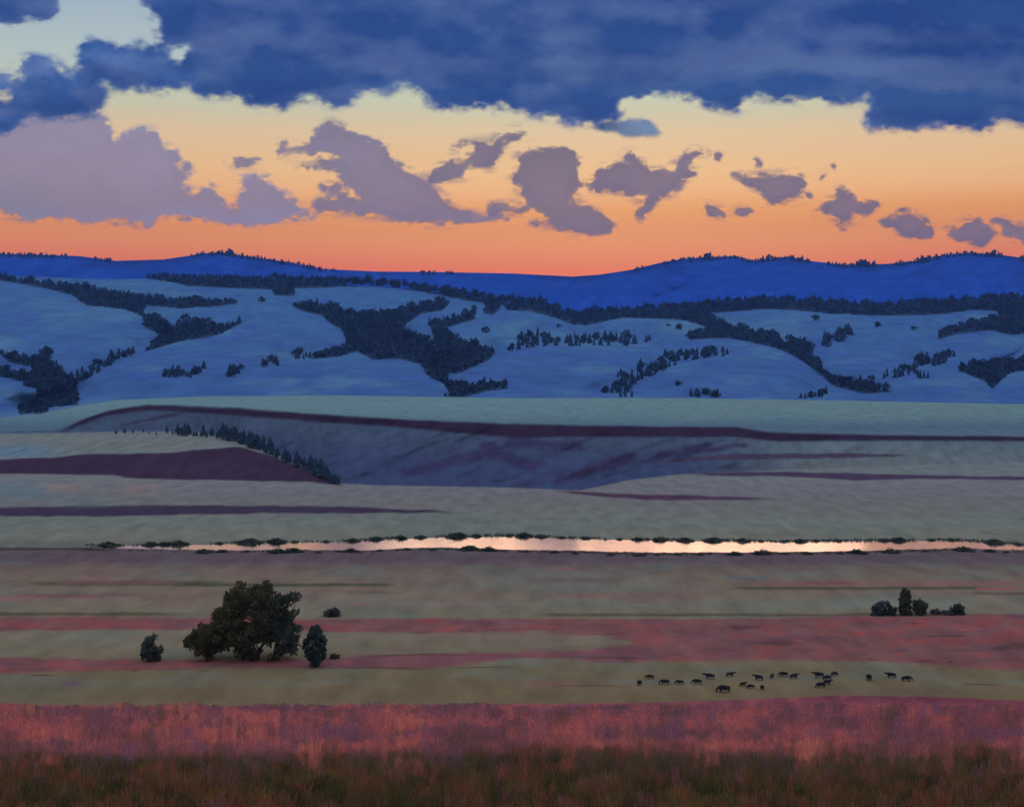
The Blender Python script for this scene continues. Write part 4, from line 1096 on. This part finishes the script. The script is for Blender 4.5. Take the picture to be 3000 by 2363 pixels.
SHRUBS = [shrub_parts(600 + i) for i in range(5)]
FAR_B = T(M1, [(480, 672), (625, 677), (690, 650), (760, 650), (945, 650), (1030, 650), (1080, 652), (1160, 655), (1255, 643), (1395, 653), (1500, 640), (1580, 634), (1675, 624), (1800, 626), (1920, 620), (2020, 622), (2150, 617)]) + \
        T(M2, [(60, 622), (150, 626), (210, 626), (330, 626), (440, 630), (530, 628), (650, 628), (750, 630), (820, 634), (880, 632), (960, 638), (1050, 638), (1140, 634), (1200, 634), (1290, 640), (1375, 643), (1575, 640), (1660, 640), (1785, 638), (1860, 642), (2010, 645), (2060, 648), (2140, 652)])
NEAR_B = T(M1, [(870, 692), (940, 690), (1025, 689), (1170, 692), (1260, 690), (1340, 692), (1430, 688), (1500, 686), (1600, 684), (1745, 680), (1850, 682), (2000, 680), (2090, 684)]) + \
         T(M2, [(50, 688), (170, 692), (270, 697), (440, 704), (510, 706), (560, 706), (620, 702), (700, 703), (780, 702), (940, 702), (1050, 698), (1130, 698), (1240, 698), (1380, 698), (1480, 696), (1600, 692), (1760, 688), (1900, 684), (2000, 688), (2100, 692)])
BIGS = {480: 26, 625: 28}
for lst, lab, grp in ((FAR_B, 'low dark shrub on the far bank of the shining river', 'shrubs on the far river bank'), (NEAR_B, 'low dark shrub on the near bank of the shining river', 'shrubs on the near river bank')):
    for i, (bx, by) in enumerate(lst):
        bx = bx + (float(hsh(np.int64(i * 13 + 1), np.int64(len(lst)), 9)) - .5) * 34
        by = float(rt_(bx)) - 1.5 if lst is FAR_B else max(by, float(rb_(bx)) + 5)
        D = float(Dplain(by)); s = D / F
        p = world_pt(np.array([bx]), np.array([by]), D)[0]
        o = bpy.data.objects.new('shrub', SHRUBS[i % 5])
        big_ = hsh(np.int64(i * 7 + 3), np.int64(len(lst)), 5)
        w = s * (18 + 42 * big_ ** 2); h = s * (5 + 10 * big_ ** 2)
        o.location = p; o.scale = (w, w * .8, h * 1.3); o.rotation_euler = (0, 0, 0.4 * (i % 3) - .4 + (math.pi if i % 2 else 0))
        COL.objects.link(o)
        tag(o, lab, 'shrub', grp)

# continuous low sedge along the banks
def sedge(fr, lo, hi, n, hm, seed, col, label, off):
    r = np.random.default_rng(seed)
    x = r.uniform(lo, hi, n)
    keep = (fbm(x / 60, x * 0, seed, 3) > -0.12) & ((x > 1000) | (x < 330) | (r.uniform(0, 1, n) < .45))
    x = x[keep]
    y = fr(x) + off + r.normal(0, 1.6, len(x))
    P = world_pt(x, y, Dplain(y))
    C = P + np.stack([0 * x, 0 * x, np.full(len(x), .2)], -1)
    me = leaf_cloud('sedge', C, .42, 7, hm, col, .9, seed)
    tag(link('sedge', me), label, 'sedge', None, 'stuff')


sedge(rt_, 250, 3500, 1900, .4, 71, (0.112, 0.119, 0.079), 'low dark sedge fringing the far bank of the river', -3)
sedge(rb_, 250, 3500, 1700, .35, 72, (0.170, 0.148, 0.077), 'low dark sedge fringing the near bank of the river', 6)

# ------------------------------------------------------------------ cattle
def cow_mesh(grazing, seed):
    """one continuous skinned body, head towards +X, about 2.3 m long"""
    v, e, r = [], [], []

    def add(p, rad, par=None):
        v.append(p); r.append(rad)
        if par is not None: e.append((par, len(v) - 1))
        return len(v) - 1
    hip = add((-.75, 0, 1.02), (.38, .44)); mid = add((-.15, 0, .92), (.46, .52), hip); sho = add((.50, 0, 1.0), (.42, .50), mid)
    nb = add((.80, 0, 1.12), (.24, .28), sho)
    if grazing:
        n1 = add((1.08, 0, .82), (.16, .19), nb); hd = add((1.24, 0, .50), (.14, .15), n1); mz = add((1.34, 0, .18), (.085, .085), hd)
    else:
        n1 = add((1.08, 0, 1.26), (.16, .19), nb); hd = add((1.30, 0, 1.32), (.14, .15), n1); mz = add((1.62, 0, 1.16), (.085, .085), hd)
    for sy in (-1, 1):
        add((v[hd][0] - .05, .27 * sy, v[hd][2] + .04), (.05, .03), hd)
        f1 = add((.55, .20 * sy, .72), (.14, .14), sho); f2 = add((.54, .21 * sy, .40), (.075, .075), f1); add((.56, .21 * sy, .03), (.06, .06), f2)
        h1 = add((-.82, .22 * sy, .74), (.17, .17), hip); h2 = add((-.92, .22 * sy, .44), (.08, .08), h1); add((-.86, .22 * sy, .03), (.06, .06), h2)
    t1 = add((-1.10, 0, 1.10), (.05, .05), hip); t2 = add((-1.20, .02, .75), (.035, .035), t1); add((-1.20, .03, .45), (.05, .05), t2)
    me = bpy.data.meshes.new('cow'); me.from_pydata(v, e, [])
    o = bpy.data.objects.new('cow_tmp', me); COL.objects.link(o)
    o.modifiers.new('skin', 'SKIN'); sub = o.modifiers.new('sub', 'SUBSURF'); sub.levels = 1; sub.render_levels = 1
    for i, s_ in enumerate(me.skin_vertices[0].data):
        s_.radius = r[i]; s_.use_root = (i == 0)
    dg = bpy.context.evaluated_depsgraph_get()
    out = bpy.data.meshes.new_from_object(o.evaluated_get(dg)); out.name = 'cow'
    bpy.data.objects.remove(o); bpy.data.meshes.remove(me)
    a = out.attributes.get('col') or out.attributes.new('col', 'FLOAT_COLOR', 'POINT')
    c = (0.035, 0.029, 0.028, 1) if seed % 3 else (0.060, 0.034, 0.033, 1)
    a.data.foreach_set('color', np.tile(np.array(c, np.float32), len(out.vertices)))
    out.polygons.foreach_set('use_smooth', np.ones(len(out.polygons), bool))
    out.materials.clear(); out.materials.append(M_HIDE)
    return out


COWS = [cow_mesh(True, 1), cow_mesh(False, 2), cow_mesh(True, 3), cow_mesh(False, 3)]
# centre px, centre py, mesh, heading in degrees (0 right, 180 left, 90 away), size, label
herd = [
    (1873, 1998, 1, 250, 1.0, 'black cow at the left end of the herd, standing end-on'),
    (1904, 1981, 2, 176, .95, 'brownish cow a step behind the leftmost cow of the herd'),
    (1947, 1996, 0, 184, 1.05, 'black cow second along the front row from the left'),
    (1991, 1997, 2, 172, .95, 'brownish cow third along the front row from the left'),
    (2042, 1995, 0, 180, 1.05, 'black cow fourth along the front row from the left'),
    (2078, 1979, 1, 178, 1.15, 'large black cow side-on in the back row, above the fourth of the front row'),
    (2140, 1974, 3, 8, .95, 'dark cow farthest back in the left half of the herd, above the nearest cow'),
    (2120, 2016, 0, 192, 1.40, 'biggest and nearest black cow, its head lowered to the left'),
    (2177, 2003, 1, 25, .85, 'black cow just right of the nearest cow'),
    (2199, 2009, 2, 196, .85, 'brownish cow in front between two black ones right of the nearest cow'),
    (2233, 2012, 1, 268, .9, 'small dark cow seen end-on below the middle of the herd'),
    (2222, 1983, 1, 158, 1.05, 'stout black cow in the middle of the back row'),
    (2262, 1979, 3, 60, .8, 'narrow dark cow turned away, in the middle back row'),
    (2295, 1973, 0, 180, 1.0, 'black grazing cow left of a pair in the middle back row'),
    (2326, 1979, 1, 20, 1.0, 'black cow right of a pair in the middle back row'),
    (2398, 1975, 1, 182, 1.15, 'black cow side-on, leftmost of the tight bunch'),
    (2424, 1983, 0, 205, .95, 'dark cow in the centre of the tight bunch'),
    (2444, 1972, 2, 30, .9, 'brownish cow rearmost in the tight bunch'),
    (2404, 2005, 0, 200, 1.05, 'black cow nearest in the tight bunch, head down'),
    (2424, 1997, 1, 15, .95, 'black cow half behind the nearest of the tight bunch'),
    (2546, 1982, 1, 268, 1.25, 'tall black cow seen end-on, alone right of the tight bunch'),
    (2610, 1976, 1, 184, 1.1, 'black cow side-on, second from the right end of the herd'),
    (2656, 1986, 0, 2, 1.1, 'black grazing cow at the right end of the herd, head down'),
]
for (x, y, k, hd, s_, lab) in herd:
    yb = y + 8 * s_
    D = float(Dplain(yb))
    o = bpy.data.objects.new('cow', COWS[k]); COL.objects.link(o)
    o.location = world_pt(np.array([x]), np.array([yb]), D)[0]
    o.rotation_euler = (0, 0, math.radians(hd)); o.scale = (s_ * 1.08, s_ * 1.3, s_ * 0.95)
    tag(o, lab, 'cow', 'cattle grazing on the pasture')

# ------------------------------------------------------------------ meadow plants on the near slope
def blades(n, y0, y1, hfun, seed, shift):
    r = np.random.default_rng(seed)
    px = r.uniform(-1300, 4300, n); py = y0 + (y1 - y0) * r.uniform(0, 1, n)
    py = np.where(py < 2085, py + 14 * (vn(px / 70, 0 * px, 78) + 0.5 * vn(px / 19, 0 * px, 79)), py)
    D = groundD(px, py)
    P = world_pt(px, py, D)
    P[:, 2] += fbm(P[:, 0] / 30, P[:, 1] / 30, 12, 3) * 0.8 * ss(330, 200, P[:, 1]) * ss(40, 90, P[:, 1]) - 0.05
    tuft = fbm(px / 36, py / 26, seed + 3, 3)
    h = hfun(py) * r.uniform(.55, 1.35, n) * (1 + 0.9 * tuft)
    w = np.maximum(0.045, D * 0.00062) * r.uniform(.7, 1.6, n)
    a = r.uniform(-.7, .7, n)
    lean = r.normal(0, .16, (n, 2)) * h[:, None]
    sx_, sy_ = np.cos(a) * w / 2, np.sin(a) * w / 2
    tip = P + np.stack([lean[:, 0], lean[:, 1], h], -1)
    mid = P + np.stack([lean[:, 0] * .35, lean[:, 1] * .35, h * .55], -1)
    sv = np.stack([sx_, sy_, 0 * sx_], -1)
    V = np.stack([P - sv * .7, P + sv * .7, mid + sv, mid - sv, tip + sv * .5, tip - sv * .5], 1)
    b = (np.arange(n) * 6)[:, None]
    f = np.concatenate([b + np.array([[0, 1, 2, 3]]), b + np.array([[3, 2, 4, 5]])])
    c = ground_colour(px, py + shift(py))
    pk = fbm(px / 55, py / 40, 71, 4) + 0.5 * (vn(px / 9, py / 60, 72) - .5)
    low = ss(2195, 2340, py + 120 * fbm(px / 90, py / 70, 73, 4) + 70 * fbm(px / 320, py / 90, 76, 2))
    brown = alb((68, 58, 44)); dark = alb((42, 43, 35)); rose = alb((104, 62, 58)); mau = alb((104, 66, 84)); olive = alb((72, 68, 44))
    def put(m, q):
        nonlocal c
        m = np.clip(m, 0, 1)[:, None]; c = c * (1 - m) + q * m
    put(low * 0.9, brown); put(low * ss(.0, .2, fbm(px / 70, py / 30, 74, 4)) * .9, dark); put(low * ss(.02, .22, fbm(px / 60, py / 34, 75, 4)) * .8, olive)
    put(low * ss(.08, .30, pk) * (.9 - .3 * ss(2250, 2330, py)), rose); put(low * ss(.12, .28, -pk) * .5, mau)
    g1 = fbm(px / 150, py / 48, 85, 4) + 0.35 * (vn(px / 14, py / 90, 86) - .5)
    g2 = fbm(px / 90, py / 60, 87, 4) + 0.35 * (vn(px / 10, py / 90, 88) - .5)
    put((1 - low) * ss(.02, .22, g1) * .75, alb((140, 76, 74)))
    put((1 - low) * ss(.04, .24, -g1) * .65, alb((92, 60, 72)))
    put((1 - low) * ss(.10, .26, g2) * .6, alb((84, 60, 54)))
    put((1 - low) * ss(.24, .32, g1 + .3 * g2) * .7, alb((162, 84, 76)))
    put(low * ss(.06, .22, g2) * .8, alb((44, 48, 32))); put(low * ss(.10, .25, -g2) * .4, alb((92, 62, 54))); put((1 - low) * ss(.10, .3, -pk) * .6, mau)
    put((1 - low) * ss(.1, .3, fbm(px / 45, py / 36, 79, 4)) * .45, alb((92, 62, 56)))
    c = c * r.uniform(.82, 1.2, n)[:, None] * (np.array([1.16, 1.95, 2.1]) * (1 - low[:, None]) + np.array([1.42, 1.5, 1.36]) * low[:, None])
    cc = np.repeat(c, 6, 0)
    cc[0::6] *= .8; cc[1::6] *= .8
    return V.reshape(-1, 3), f, cc


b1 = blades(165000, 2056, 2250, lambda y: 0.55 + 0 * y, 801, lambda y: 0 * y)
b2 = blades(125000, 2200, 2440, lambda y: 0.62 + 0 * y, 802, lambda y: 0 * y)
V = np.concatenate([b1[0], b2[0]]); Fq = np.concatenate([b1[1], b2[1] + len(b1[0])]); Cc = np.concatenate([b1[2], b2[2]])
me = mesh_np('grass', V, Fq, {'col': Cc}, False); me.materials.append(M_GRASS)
tag(link('grass', me), 'rose and brown meadow plants covering the near slope', 'grass', None, 'stuff')
